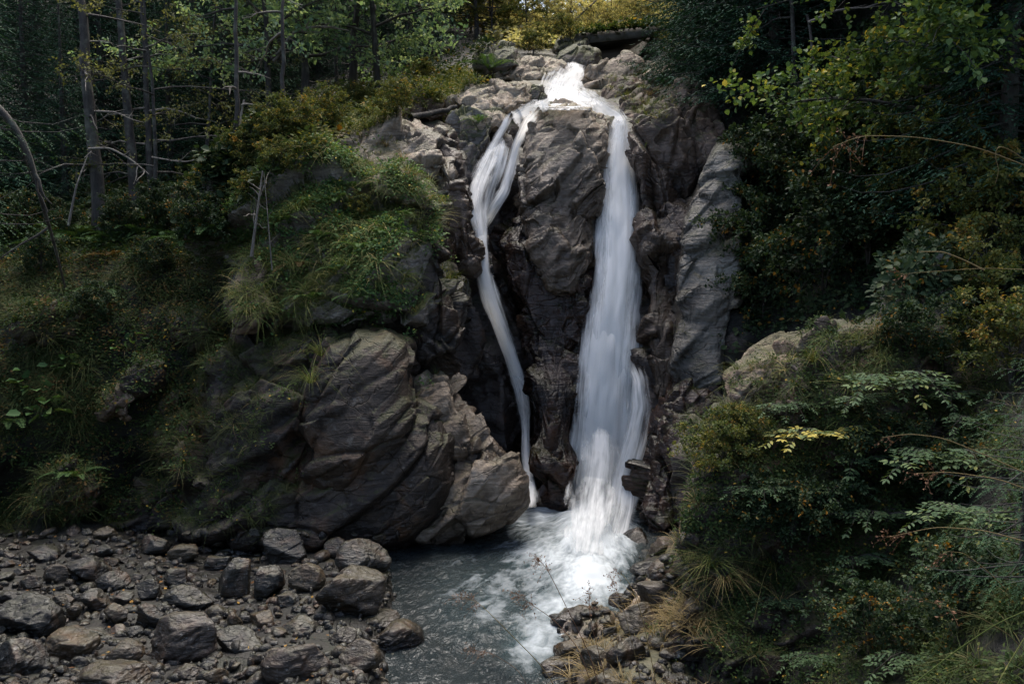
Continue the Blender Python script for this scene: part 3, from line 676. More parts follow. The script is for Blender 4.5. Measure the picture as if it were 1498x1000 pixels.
BIG = [  # px, py, width, height, tone, short description
    (155, 780, 36, 24, 'tan', 'tan block at the foot of the bank'), (226, 797, 44, 34, 'grey', 'upright grey stone below the bank'), (267, 812, 54, 30, 'tan', 'long flat stone below the dark face'),
    (153, 807, 32, 20, 'grey', 'small grey slab under the tan block'), (322, 824, 44, 26, 'grey', 'grey wedge stone'), (345, 850, 60, 64, 'grey', 'tall grey stone with pale streak'),
    (391, 853, 50, 52, 'dark', 'dark upright angular stone'), (418, 802, 76, 54, 'dark', 'dark pyramid shaped boulder'), (468, 792, 40, 20, 'brown', 'low brown stone beside the pyramid'),
    (497, 804, 46, 34, 'brown', 'brown rounded stone under the big boulders'), (446, 847, 60, 48, 'tan', 'tan cracked cube shaped stone'), (510, 866, 108, 92, 'brown', 'largest rounded brown boulder of the bed'),
    (530, 818, 84, 58, 'grey', 'flat topped boulder with grey side by the pool'), (130, 835, 62, 44, 'dark', 'dark broad stone'), (83, 841, 36, 32, 'brown', 'mossy brown stone'),
    (165, 851, 50, 32, 'dark', 'dark lumpy stone'), (48, 853, 34, 26, 'grey', 'pale grey stone near the left plants'), (215, 863, 38, 34, 'dark', 'dark faceted stone'),
    (260, 846, 44, 30, 'grey', 'grey striped stone'), (277, 874, 76, 40, 'grey', 'wide angular grey block'), (45, 905, 98, 72, 'dark', 'large dark boulder at the photo edge'),
    (140, 880, 46, 38, 'grey', 'grey egg shaped stone'), (92, 879, 32, 20, 'tan', 'little tan stone on the dark boulder'), (107, 896, 26, 26, 'tan', 'tan cube stone'),
    (172, 900, 38, 36, 'tan', 'pale tan layered stone'), (180, 875, 32, 20, 'grey', 'thin grey slab stone'), (222, 905, 54, 52, 'dark', 'dark split boulder'),
    (265, 937, 118, 82, 'pinkish', 'large pinkish boulder with shaded side'), (110, 946, 94, 50, 'tan', 'broad flat tan stone'), (182, 955, 58, 40, 'tan', 'pale rounded tan stone'),
    (352, 937, 80, 38, 'dark', 'dark ridged wedge boulder'), (320, 896, 40, 24, 'brown', 'flat brown slab stone'), (341, 908, 28, 30, 'tan', 'tan standing chip'),
    (417, 878, 38, 24, 'grey', 'grey dome stone'), (440, 916, 54, 28, 'grey', 'low striated grey stone'), (442, 968, 116, 66, 'pinkish', 'wide cracked pinkish slab at the front'),
    (182, 990, 130, 48, 'brown', 'big brown foreground boulder'), (32, 965, 80, 62, 'dark', 'dark slanting foreground boulder'), (556, 905, 84, 38, 'brown', 'brown ledge stone at the pool edge'),
    (576, 938, 88, 56, 'brown', 'moss flecked stone in the shallows'), (528, 962, 64, 50, 'brown', 'layered brown stone by the shallows'), (592, 978, 62, 44, 'dark', 'wet dark stone at the front shallows'),
    (275, 985, 46, 22, 'brown', 'low wet brown stone'), (305, 972, 28, 22, 'grey', 'pale round cobble'), (140, 926, 44, 18, 'dark', 'thin dark slate stone'), (385, 905, 44, 30, 'tan', 'tan broken stone'),
    (500, 930, 44, 26, 'brown', 'brown stone in front of the largest boulder'), (20, 875, 46, 26, 'dark', 'dark stone half under plants'), (70, 812, 60, 24, 'dark', 'dark stone in the bank shade'), (355, 800, 44, 24, 'dark', 'dark low stone beside the layered face'),
    # right shore
    (845, 908, 80, 40, 'pinkish', 'rounded pale boulder at the right shore'), (838, 950, 60, 40, 'tan', 'square cracked stone on the right shore'), (880, 965, 66, 40, 'tan', 'low ridged stone behind dry stalks'),
    (975, 838, 60, 40, 'pinkish', 'pale broken stone under the right bank'), (965, 872, 74, 48, 'pinkish', 'upper ledge stone of the right shore'), (930, 905, 70, 50, 'tan', 'middle ledge stone of the right shore'),
    (930, 790, 62, 30, 'brown', 'wet reddish stone by the broad fall'), (970, 800, 50, 28, 'pinkish', 'wet stone right of the fall foot'), (820, 985, 90, 46, 'tan', 'rough stone at the near right shore'),
    (915, 955, 60, 44, 'brown', 'brown stone between ledge and dry stalks'), (890, 1000, 80, 44, 'tan', 'stone at the lower edge of right shore'), (1010, 900, 50, 60, 'tan', 'pale stone below the straw tuft'), (1010, 795, 40, 36, 'pinkish', 'bright pinkish knob on the right bank'),
    (945, 830, 50, 22, 'dark', 'dark wet stone in the right pool corner'), (910, 880, 40, 24, 'brown', 'brown stone at the foam edge'), (795, 1000, 46, 26, 'brown', 'small brown stone at the lower shore')]
STN_V = []
big_px = []
for k, (px, py, w, h, tone, desc) in enumerate(BIG):
    hit = cast(abvh, px, min(py + h * 0.42, 1080))
    Y = float(np.clip(hit[0].y, 6, 18)) if hit[0] is not None else 12.0
    if px < 640 and Y > 16.6: Y = 16.4
    rs = np.random.default_rng(1000 + k)
    ww, hh = w / FPX * Y, h / FPX * Y
    V, F = stone_shape(rs, 30 if w > 70 else 22, (ww * 1.06, ww * rs.uniform(.7, 1.0), hh * 1.12), planes=int(rs.integers(8, 14)))
    if len(desc.split()) < 4: desc += ' of the stony bed'
    a = rs.uniform(-.22, .22)
    V = V @ np.array([[math.cos(a), 0, -math.sin(a)], [0, 1, 0], [math.sin(a), 0, math.cos(a)]])
    c = P(px, py, Y + ww * 0.35)
    c = np.array([c[0], c[1], c[2]])
    wet = np.clip((0.22 - (V[:, 2] + c[2])) / 0.15, 0, 1) * 0.9
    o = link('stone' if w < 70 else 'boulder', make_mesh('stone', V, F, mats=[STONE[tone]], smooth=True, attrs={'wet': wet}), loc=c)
    tag(o, desc, 'stone' if w < 70 else 'boulder', 'stones of the left bed' if px < 640 else 'stones of the right shore')
    big_px.append((px, py, w, h, desc))
    STN_V.append((V + c, F))
# the smaller stones: copies of a few shapes
protos = []
for k in range(15):
    rs = np.random.default_rng(300 + k)
    V, F = stone_shape(rs, 12, (1, rs.uniform(.6, .95), rs.uniform(.4, .75)), planes=int(rs.integers(7, 12)))
    tone = list(STONE)[k % 5]
    protos.append((tone, make_mesh('stone', V, F, mats=[STONE[tone]], smooth=True, attrs={'wet': np.zeros(len(V))})))
used = {}
placed = [(a, b, c_ * .42) for a, b, c_, d, e in big_px]
small_n = 0
tries = 0
while small_n < 230 and tries < 9000:
    tries += 1
    if rng.random() < 0.82:
        py = rng.uniform(778, 1012); px = rng.uniform(-40, 560 + max(0, (py - 860)) * 0.35)
    else:
        py = rng.uniform(820, 1010); px = rng.uniform(800, 1010)
        if px < 800 + (960 - py) * 0.9: continue
    w = rng.uniform(13, 40) * (0.75 + (py - 780) / 500)
    if any(math.hypot(px - a, (py - b) * 1.3) < (c_ + w * .38) for a, b, c_ in placed): continue
    hit = cast(abvh, px, py)
    if hit[0] is None or hit[0].y > 17.3 or hit[0].y < 6 or hit[1].z < 0.25: continue
    if hit[0].z < -0.12: continue
    ws = w / FPX * hit[0].y
    tone, me = protos[int(rng.integers(len(protos)))]
    # name it after the nearest large stone
    d = [math.hypot(px - a, py - b) for a, b, *_ in big_px]
    j = int(np.argmin(d)); a, b, bw, bh, desc = big_px[j]
    if abs(px - a) > abs(py - b) * 1.2: rel = 'to the left of' if px < a else 'to the right of'
    else: rel = 'behind' if py < b else 'in front of'
    size = 'tiny' if w < 18 else ('small' if w < 28 else 'middling')
    short = ' '.join(desc.split()[:7])
    lab = f'{size} {tone} stone {rel} the {short}'
    used[lab] = used.get(lab, 0) + 1
    if used[lab] > 1:
        lab = f'{ {2: "another", 3: "third", 4: "fourth"}.get(used[lab], "further") } {lab}'
    o = link('stone', me, loc=(hit[0].x, hit[0].y, hit[0].z + ws * .12))
    o.scale = (ws,) * 3
    o.rotation_euler = (rng.uniform(-.4, .4), rng.uniform(-.4, .4), rng.uniform(0, 6.28))
    tag(o, lab, 'stone', 'smaller stones of the stream bed')
    placed.append((px, py, w * .4)); small_n += 1
# pebbles
pv, pf, pt = [], [], []
base = 0
Vp, Fp = cubesphere(3)
for k in range(2400):
    py = rng.uniform(775, 1040); px = rng.uniform(-80, 620) if rng.random() < .8 else rng.uniform(790, 1020)
    hit = cast(abvh, px, py)
    if hit[0] is None or hit[0].y > 17.4 or hit[0].y < 6 or hit[1].z < 0.3: continue
    s = rng.uniform(.02, .10)
    v = Vp * rng.uniform(.35, 1.3, 3) * (1 + .10 * rng.normal(size=(len(Vp), 1))) * s
    pv.append(v + np.array(hit[0])); pf.append(Fp + base); base += len(Vp)
if pv:
    pm = make_mesh('pebbles', np.concatenate(pv), np.concatenate(pf), mats=[STONE['dark']], attrs={'wet': np.zeros(base)})
    tag(link('pebbles', pm), 'small grey pebbles filling the gaps between the bed stones', 'pebbles', kind='stuff')

# ------------------------------------------------------------------ water
def water_mat():
    m, t, out = newmat('stream_water')
    g = N(t, 'ShaderNodeNewGeometry'); pos = g.outputs['Position']
    mp = N(t, 'ShaderNodeMapping'); mp.inputs['Rotation'].default_value = (0, 0, R(-22)); mp.inputs['Scale'].default_value = (2.3, 0.75, 1)
    t.links.new(pos, mp.inputs[0])
    uvn = N(t, 'ShaderNodeUVMap'); uvn.uv_map = 'flow'
    mq = N(t, 'ShaderNodeMapping'); mq.inputs['Scale'].default_value = (5.0, 0.9, 1)
    t.links.new(uvn.outputs[0], mq.inputs[0])
    n1 = noise(t, mq.outputs[0], 1.5, 5, 0.6, 0.5)
    n2 = noise(t, mq.outputs[0], 5.0, 4, 0.6, 0.4)
    n3 = noise(t, mp.outputs[0], 4.0, 4, 0.6, 0.6)
    foam = attr(t, 'foam')
    f = mth(t, 'ADD', mth(t, 'MULTIPLY', foam, 1.25), mth(t, 'ADD', mth(t, 'MULTIPLY', mth(t, 'SUBTRACT', n1, 0.5), 1.3), mth(t, 'MULTIPLY', mth(t, 'SUBTRACT', n2, 0.5), 0.8)))
    ff = ramp(t, [(0.22, 0.0), (0.55, 0.35), (1.05, 0.95)], f).outputs[0]
    ff = mth(t, 'MULTIPLY', ff, ramp(t, [(0.0, 0.0), (0.2, 1.0)], foam).outputs[0])
    bed = ramp(t, [(0.3, (0.006, 0.007, 0.008)), (0.55, (0.016, 0.016, 0.016)), (0.8, (0.032, 0.028, 0.023))], noise(t, pos, 1.8, 6, 0.7, 0.6)).outputs[0]
    deep = mixc(t, bed, (0.036, 0.058, 0.062), ramp(t, [(0.0, 0.22), (0.45, 1.0)], foam).outputs[0])
    wb = N(t, 'ShaderNodeBsdfPrincipled'); wb.inputs['Roughness'].default_value = 0.06; wb.inputs['IOR'].default_value = 1.33
    t.links.new(deep, wb.inputs['Base Color'])
    bp = N(t, 'ShaderNodeBump'); bp.inputs['Strength'].default_value = 0.9; bp.inputs['Distance'].default_value = 0.09
    t.links.new(mth(t, 'ADD', mth(t, 'MULTIPLY', n2, 0.6), mth(t, 'ADD', n3, mth(t, 'MULTIPLY', n1, 0.6))), bp.inputs['Height']); t.links.new(bp.outputs[0], wb.inputs['Normal'])
    fb = N(t, 'ShaderNodeBsdfDiffuse'); fb.inputs['Color'].default_value = (0.50, 0.54, 0.56, 1)
    mx = N(t, 'ShaderNodeMixShader')
    t.links.new(ff, mx.inputs[0]); t.links.new(wb.outputs[0], mx.inputs[1]); t.links.new(fb.outputs[0], mx.inputs[2])
    t.links.new(mx.outputs[0], out.inputs[0])
    return m
M['water'] = water_mat()

def veil_mat(name, dens, seed, streak=9.0):
    """white water: threads of foam along the flow, open between them"""
    m, t, out = newmat(name)
    uv = N(t, 'ShaderNodeUVMap'); uv.uv_map = 'flow'
    mp = N(t, 'ShaderNodeMapping'); mp.inputs['Scale'].default_value = (streak, 0.55, 1); mp.inputs['Location'].default_value = (seed * 7.1, seed * 3.3, seed)
    t.links.new(uv.outputs[0], mp.inputs[0])
    n1 = noise(t, mp.outputs[0], 1.0, 5, 0.62, 0.25)
    mp2 = N(t, 'ShaderNodeMapping'); mp2.inputs['Scale'].default_value = (1.3, 0.5, 1); mp2.inputs['Location'].default_value = (seed * 2.1, seed * 9.3, seed)
    t.links.new(uv.outputs[0], mp2.inputs[0])
    n2 = noise(t, mp2.outputs[0], 1.6, 3, 0.55, 0.4)
    mp3 = N(t, 'ShaderNodeMapping'); mp3.inputs['Scale'].default_value = (streak * 4.0, 0.8, 1); mp3.inputs['Location'].default_value = (seed * 5.1, seed * 1.3, seed)
    t.links.new(uv.outputs[0], mp3.inputs[0])
    n3 = noise(t, mp3.outputs[0], 1.0, 3, 0.6, 0.1)
    thick = attr(t, 'thick')
    s = mth(t, 'ADD', mth(t, 'ADD', mth(t, 'MULTIPLY', mth(t, 'SUBTRACT', n1, 0.5), 2.0), mth(t, 'MULTIPLY', mth(t, 'SUBTRACT', n2, 0.5), 1.3)), mth(t, 'MULTIPLY', mth(t, 'SUBTRACT', n3, 0.5), 0.9))
    a = mth(t, 'ADD', mth(t, 'MULTIPLY', thick, 1.5), mth(t, 'ADD', s, dens - 1.0))
    a = mth(t, 'MULTIPLY', ramp(t, [(0.0, 0.0), (0.85, 1.0)], a).outputs[0], ramp(t, [(0.0, 0.0), (0.3, 1.0)], thick).outputs[0])
    col = mixc(t, (0.80, 0.81, 0.80), (0.95, 0.95, 0.94), ramp(t, [(0.35, 0.0), (0.62, 1.0)], n1).outputs[0])
    df = N(t, 'ShaderNodeBsdfDiffuse'); t.links.new(col, df.inputs['Color'])
    tl = N(t, 'ShaderNodeBsdfTranslucent'); t.links.new(col, tl.inputs['Color'])
    m0 = N(t, 'ShaderNodeMixShader'); m0.inputs[0].default_value = 0.45
    t.links.new(df.outputs[0], m0.inputs[1]); t.links.new(tl.outputs[0], m0.inputs[2])
    tp = N(t, 'ShaderNodeBsdfTransparent')
    mx = N(t, 'ShaderNodeMixShader')
    t.links.new(a, mx.inputs[0]); t.links.new(tp.outputs[0], mx.inputs[1]); t.links.new(m0.outputs[0], mx.inputs[2])
    t.links.new(mx.outputs[0], out.inputs[0])
    return m

# the pool and the run-out stream
wx = np.arange(-9, 8, 0.06); wy = np.arange(5.0, 21.5, 0.06)
WX, WY = np.meshgrid(wx, wy)
wp = np.stack([WX.ravel(), WY.ravel(), np.zeros(WX.size)], 1)
ppx, ppy = project(wp)
def blob(cx, cy, rx, ry, p=1.0):
    return np.clip(1 - np.sqrt(((ppx - cx) / rx) ** 2 + ((ppy - cy) / ry) ** 2), 0, 1) ** p
foam = np.maximum.reduce([blob(866, 775, 78, 90, .7) * 1.1, blob(862, 835, 70, 80, .8), blob(785, 750, 55, 40, .8) * .7, blob(815, 810, 110, 80, 1) * .7, blob(820, 890, 90, 80, 1) * .62, blob(785, 930, 75, 70, 1) * .55, blob(730, 870, 130, 100, 1) * .28])
fc = np.array([1.9, 18.6])
dxy_ = wp[:, :2] - fc
WUV = np.stack([np.arctan2(dxy_[:, 0], -dxy_[:, 1]) * 1.6, np.hypot(dxy_[:, 0], dxy_[:, 1])], 1)
hgt = 0.05 * fbm(wp * np.array([1.8, .9, 1]), 3, 401) + 0.03 * ridged(wp * np.array([4.5, 2.2, 1]), 3, 402) + 0.05 * fbm(np.stack([WUV[:, 0] * 5, WUV[:, 1] * 1.4, wp[:, 2]], 1), 3, 407) + 0.25 * np.clip(foam - .55, 0, 1) * (1 + fbm(wp * 2.5, 3, 403))
wp[:, 2] = hgt - 0.03
nr_, nc_ = WX.shape
ii = np.arange(nr_ * nc_).reshape(nr_, nc_)
WF = np.stack([ii[:-1, :-1].ravel(), ii[:-1, 1:].ravel(), ii[1:, 1:].ravel(), ii[1:, :-1].ravel()], 1)
pool = link('water', make_mesh('water', wp, WF, mats=[M['water']], smooth=True, uv=WUV, attrs={'foam': foam}))
tag(pool, 'dark rippled plunge pool with white foam below the falls', 'water', kind='structure')

def ribbon(path, seed, fwd, wscale=1.0, nu=26, nv=110, bulge=0.18, rough=0.10, hug=True, Ys=None):
    A = np.array(path, float)
    sg = np.concatenate([[0], np.cumsum(np.hypot(np.diff(A[:, 0]), np.diff(A[:, 1])))]); sg /= sg[-1]
    tt = np.linspace(0, 1, nv)
    cx, cy, hw = np.interp(tt, sg, A[:, 0]), np.interp(tt, sg, A[:, 1]), np.interp(tt, sg, A[:, 2]) * wscale
    for _ in range(4):
        for ar in (cx, cy, hw): ar[1:-1] = (ar[:-2] + 2 * ar[1:-1] + ar[2:]) / 4
    if Ys is None:
        Yv = []
        for a, b, h in zip(cx, cy, hw):
            ys = []
            for k in (-.7, -.35, 0, .35, .7):
                hh = cast(abvh, a + k * h, b)
                if hh[0] is not None: ys.append(hh[0].y)
            Yv.append(np.median(ys) if ys else 20)
        Yv = np.array(Yv)
        fit = np.polyval(np.polyfit(tt, Yv, 3), tt)
        Yv = fit - max(0.0, float(np.percentile(fit - Yv, 85)))
    else:
        Yv = np.interp(tt, np.linspace(0, 1, len(Ys)), Ys)
    Yv = Yv - fwd
    dxy = np.stack([np.gradient(cx), np.gradient(cy)], 1); dxy /= np.linalg.norm(dxy, axis=1)[:, None]
    nx, ny = -dxy[:, 1], dxy[:, 0]
    u = np.linspace(-1, 1, nu)
    PX = cx[:, None] + nx[:, None] * hw[:, None] * u[None] * np.sign(-nx[:, None] + 1e-9) * -1
    PY = cy[:, None] + ny[:, None] * hw[:, None] * u[None] * np.sign(-nx[:, None] + 1e-9) * -1
    YY = Yv[:, None] - bulge * (1 - u[None] ** 2)
    V = P(PX.ravel(), PY.ravel(), YY.ravel())
    ln = np.concatenate([[0], np.cumsum(np.linalg.norm(np.diff(P(cx, cy, Yv), axis=0), axis=1))])
    wid = hw / FPX * Yv
    vv = np.stack([ln * 1.3, np.full(nv, seed * 1.7), np.zeros(nv)], 1)
    rag = 0.30 * fbm(vv, 4, seed + 1), 0.30 * fbm(vv + 30, 4, seed + 2)
    UV = np.stack([(u[None] * wid[:, None] * 1.0).ravel(), np.repeat(ln[:, None], nu, 1).ravel()], 1)
    nz = fbm(np.stack([UV[:, 0] * 5, UV[:, 1] * .8, np.full(len(UV), seed * 3.7)], 1), 3, seed)
    V[:, 1] -= rough * nz
    ends = np.clip(np.minimum(tt / .08, (1 - tt) / .08), 0, 1)
    thick = (np.clip(1 - np.where(u[None] < 0, np.abs(u[None]) * (1.05 + rag[0][:, None]), np.abs(u[None]) * (1.05 + rag[1][:, None])) ** 1.5, 0, 1) * (0.25 + 0.75 * ends[:, None])).ravel()
    i2 = np.arange(nu * nv).reshape(nv, nu)
    F = np.stack([i2[:-1, :-1].ravel(), i2[:-1, 1:].ravel(), i2[1:, 1:].ravel(), i2[1:, :-1].ravel()], 1)
    return V, F, UV, thick

def fall(name, label, strands):
    root = None
    for k, (part, path, fwd, ws, dens, streak, bulge, Ys) in enumerate(strands):
        V, F, UV, th = ribbon(path, 500 + k + len(name), fwd, ws, bulge=bulge, Ys=Ys)
        if root is None:
            base = np.array([V[-1, 0], V[-1, 1], V[:, 2].min()]); root = empty(name, base); tag(root, label, 'waterfall')
        o = link(part, make_mesh(part, V - base, F, uv=UV, attrs={'thick': th}, mats=[veil_mat(f'white_water_{name}_{k}', dens, k + 1.3 * len(name), streak)], smooth=True), root)
    return root

YR = [22.9, 22.6, 22.3, 21.6, 20.9, 20.4, 20.0, 19.6, 19.3, 19.0, 18.8]
sh = lambda L, dx, s=1.0: [(a + dx * (i / len(L)), b, c * s) for i, (a, b, c) in enumerate(L)]
fall('waterfall', 'broad white waterfall dropping right of the rock pillar', [
    ('water_veil', FALL_R, .20, 1.30, 0.62, 5, .30, None),
    ('water_veil', FALL_R, .30, 1.10, 0.95, 8, .28, None),
    ('water_veil', sh(FALL_R, 6, .85), .42, 1.0, 0.85, 6, .25, None),
    ('side_splash', [(922, 520, 14), (936, 556, 22), (940, 595, 32), (930, 645, 40), (918, 690, 40), (912, 740, 34), (900, 790, 30), (888, 830, 26)], .30, 1.0, .20, 8, .2, None),
    ('spray', [(880, 620, 30), (878, 670, 46), (872, 720, 58), (866, 765, 62), (862, 800, 50), (858, 820, 40)], .55, 1.0, .22, 4, .35, [19.6, 19.2, 18.8, 17.9, 16.9, 15.9])])
fall('waterfall', 'narrow winding white waterfall left of the rock pillar', [
    ('water_veil', FALL_L, .16, 1.05, .24, 8, .10, None),
    ('water_veil', [c for c in FALL_L if c[1] > 300], .25, .95, .95, 9, .12, None),
    ('water_veil', [(748, 164, 9), (738, 184, 10), (722, 212, 11), (706, 244, 11), (694, 275, 12), (690, 305, 10), (697, 335, 8)], .26, .9, .55, 9, .10, None),
    ('water_veil', [(790, 160, 12), (775, 176, 12), (758, 212, 12), (747, 250, 12), (738, 280, 10), (722, 304, 12), (705, 334, 10)], .25, 1.0, .5, 9, .10, None),
    ('water_veil', [(738, 205, 18), (728, 245, 26), (715, 285, 22), (706, 330, 12)], .3, .85, .22, 12, .1, None)])
fall('cascade', 'short wide white cascade above the fork of the falls', [
    ('water_veil', [(848, 92, 18), (843, 104, 27), (836, 114, 36), (830, 127, 48), (826, 142, 58), (826, 162, 70)], .20, 1.0, .62, 7, .12, None),
    ('water_veil', [(846, 98, 18), (838, 112, 28), (831, 125, 36), (826, 140, 46), (826, 160, 58)], .32, .95, .5, 10, .15, None),
    ('water_veil', [(845, 136, 14), (862, 150, 20), (882, 162, 20), (900, 172, 18), (910, 186, 18)], .25, 1.0, .7, 9, .06, None),
    ('water_veil', [(805, 150, 14), (785, 160, 16), (766, 166, 18), (750, 176, 18)], .25, 1.0, .6, 9, .06, None)])

# ------------------------------------------------------------------ bridge
def boxmesh(parts):
    V, F = [], []
    for (x0, x1, y0, y1, z0, z1) in parts:
        b = len(V)
        V += [(x, y, z) for z in (z0, z1) for x, y in ((x0, y0), (x1, y0), (x1, y1), (x0, y1))]
        F += [(b, b + 3, b + 2, b + 1), (b + 4, b + 5, b + 6, b + 7), (b, b + 1, b + 5, b + 4), (b + 1, b + 2, b + 6, b + 5), (b + 2, b + 3, b + 7, b + 6), (b + 3, b, b + 4, b + 7)]
    return np.array(V, float), np.array(F)
def concrete():
    m, t, out = newmat('weathered_concrete')
    tc = N(t, 'ShaderNodeTexCoord'); mp = N(t, 'ShaderNodeMapping'); mp.inputs['Scale'].default_value = (1.0, 1.0, 1.6)
    t.links.new(tc.outputs['Object'], mp.inputs[0])
    n1 = noise(t, mp.outputs[0], 1.3, 6, 0.7); n2 = noise(t, tc.outputs['Object'], 6, 5, 0.6)
    c = ramp(t, [(0.3, (0.06, 0.054, 0.045)), (0.5, (0.13, 0.118, 0.10)), (0.7, (0.20, 0.185, 0.165))], n1).outputs[0]
    c = mixc(t, c, (0.05, 0.055, 0.03), ramp(t, [(0.55, 0.0), (0.7, 0.8)], n2).outputs[0])
    bs = N(t, 'ShaderNodeBsdfPrincipled'); bs.inputs['Roughness'].default_value = 0.85
    t.links.new(c, bs.inputs['Base Color']); t.links.new(bs.outputs[0], out.inputs[0])
    return m
M['concrete'] = concrete()
bl = P(856, 58, 38.0); br = P(968, 46, 38.8)
bd = (br - bl); L = float(np.linalg.norm(bd[:2])); yaw = math.atan2(bd[1], bd[0]); roll = math.atan2(bd[2], L)
bridge = empty('bridge', tuple(bl)); bridge.rotation_euler = (0, -roll, yaw)
tag(bridge, 'low weathered concrete bridge crossing the stream above the falls', 'bridge')
def bpart(nm, boxes):
    V, F = boxmesh(boxes)
    me = make_mesh(nm, V, F, mats=[M['concrete']], attrs={'wet': np.zeros(len(V))})
    return link(nm, me, bridge)
bpart('deck', [(-0.4, L + 2, 0.14, 4.6, 0.0, 0.16)])
bpart('edge_beam', [(-0.4, L + 2, -0.06, 0.137, -0.17, 0.25)])
bpart('edge_beam', [(-0.4, L + 2, 4.603, 4.8, -0.08, 0.22)])
bpart('abutment', [(-1.1, 0.05, 0.05, 4.5, -2.6, -0.004)])
bpart('abutment', [(L - .2, L + 2, 0.05, 4.5, -2.6, -0.004)])

# ------------------------------------------------------------------ plant builders
def quads(pos, d, up, ln, wd, fold=0.0, mid=0.45):
    """one rhombic leaf per row: base, right, tip, left"""
    d = d / (np.linalg.norm(d, axis=1)[:, None] + 1e-9)
    s = np.cross(d, up); s /= (np.linalg.norm(s, axis=1)[:, None] + 1e-9)
    n = np.cross(s, d)
    ln = np.asarray(ln)[:, None]; wd = np.asarray(wd)[:, None]
    m = pos + d * ln * mid + n * (fold * wd)
    V = np.stack([pos, m + s * wd * .5, pos + d * ln, m - s * wd * .5], 1).reshape(-1, 3)
    F = np.arange(len(V)).reshape(-1, 4)
    return V, F

def leaves6(pos, d, up, ln, wd, fold=0.12):
    d = unit(d); s = unit(np.cross(d, up)); n = np.cross(s, d)
    ln = np.asarray(ln)[:, None]; wd = np.asarray(wd)[:, None]
    V = np.stack([pos, pos + d * ln * .28 + s * wd * .45 + n * wd * fold, pos + d * ln * .66 + s * wd * .42 + n * wd * fold, pos + d * ln - n * wd * fold,
                  pos + d * ln * .66 - s * wd * .42 + n * wd * fold, pos + d * ln * .28 - s * wd * .45 + n * wd * fold], 1).reshape(-1, 3)
    b = np.arange(len(pos))[:, None] * 6
    F = np.stack([b + np.array([[0, 1, 2, 3]]), b + np.array([[0, 3, 4, 5]])], 1).reshape(-1, 4)
    return V, F

def tubes(polys, sides=5):
    V, F, b = [], [], 0
    for pts, rad in polys:
        pts = np.asarray(pts, float); rad = np.asarray(rad, float)
        tg = np.gradient(pts, axis=0); tg /= (np.linalg.norm(tg, axis=1)[:, None] + 1e-9)
        ref = np.where(np.abs(tg[:, 2:3]) > .9, np.array([[1., 0, 0]]), np.array([[0, 0, 1.]]))
        s = np.cross(tg, ref); s /= (np.linalg.norm(s, axis=1)[:, None] + 1e-9)
        n = np.cross(s, tg)
        a = np.arange(sides) / sides * 2 * math.pi
        ring = pts[:, None] + rad[:, None, None] * (np.cos(a)[None, :, None] * s[:, None] + np.sin(a)[None, :, None] * n[:, None])
        V.append(ring.reshape(-1, 3))
        k = len(pts)
        i0 = np.arange(k * sides).reshape(k, sides) + b
        j = np.roll(i0, -1, 1)
        F.append(np.stack([i0[:-1].ravel(), j[:-1].ravel(), j[1:].ravel(), i0[1:].ravel()], 1))
        b += k * sides
    return np.concatenate(V), np.concatenate(F)

def unit(v): return v / (np.linalg.norm(v, axis=-1, keepdims=True) + 1e-9)

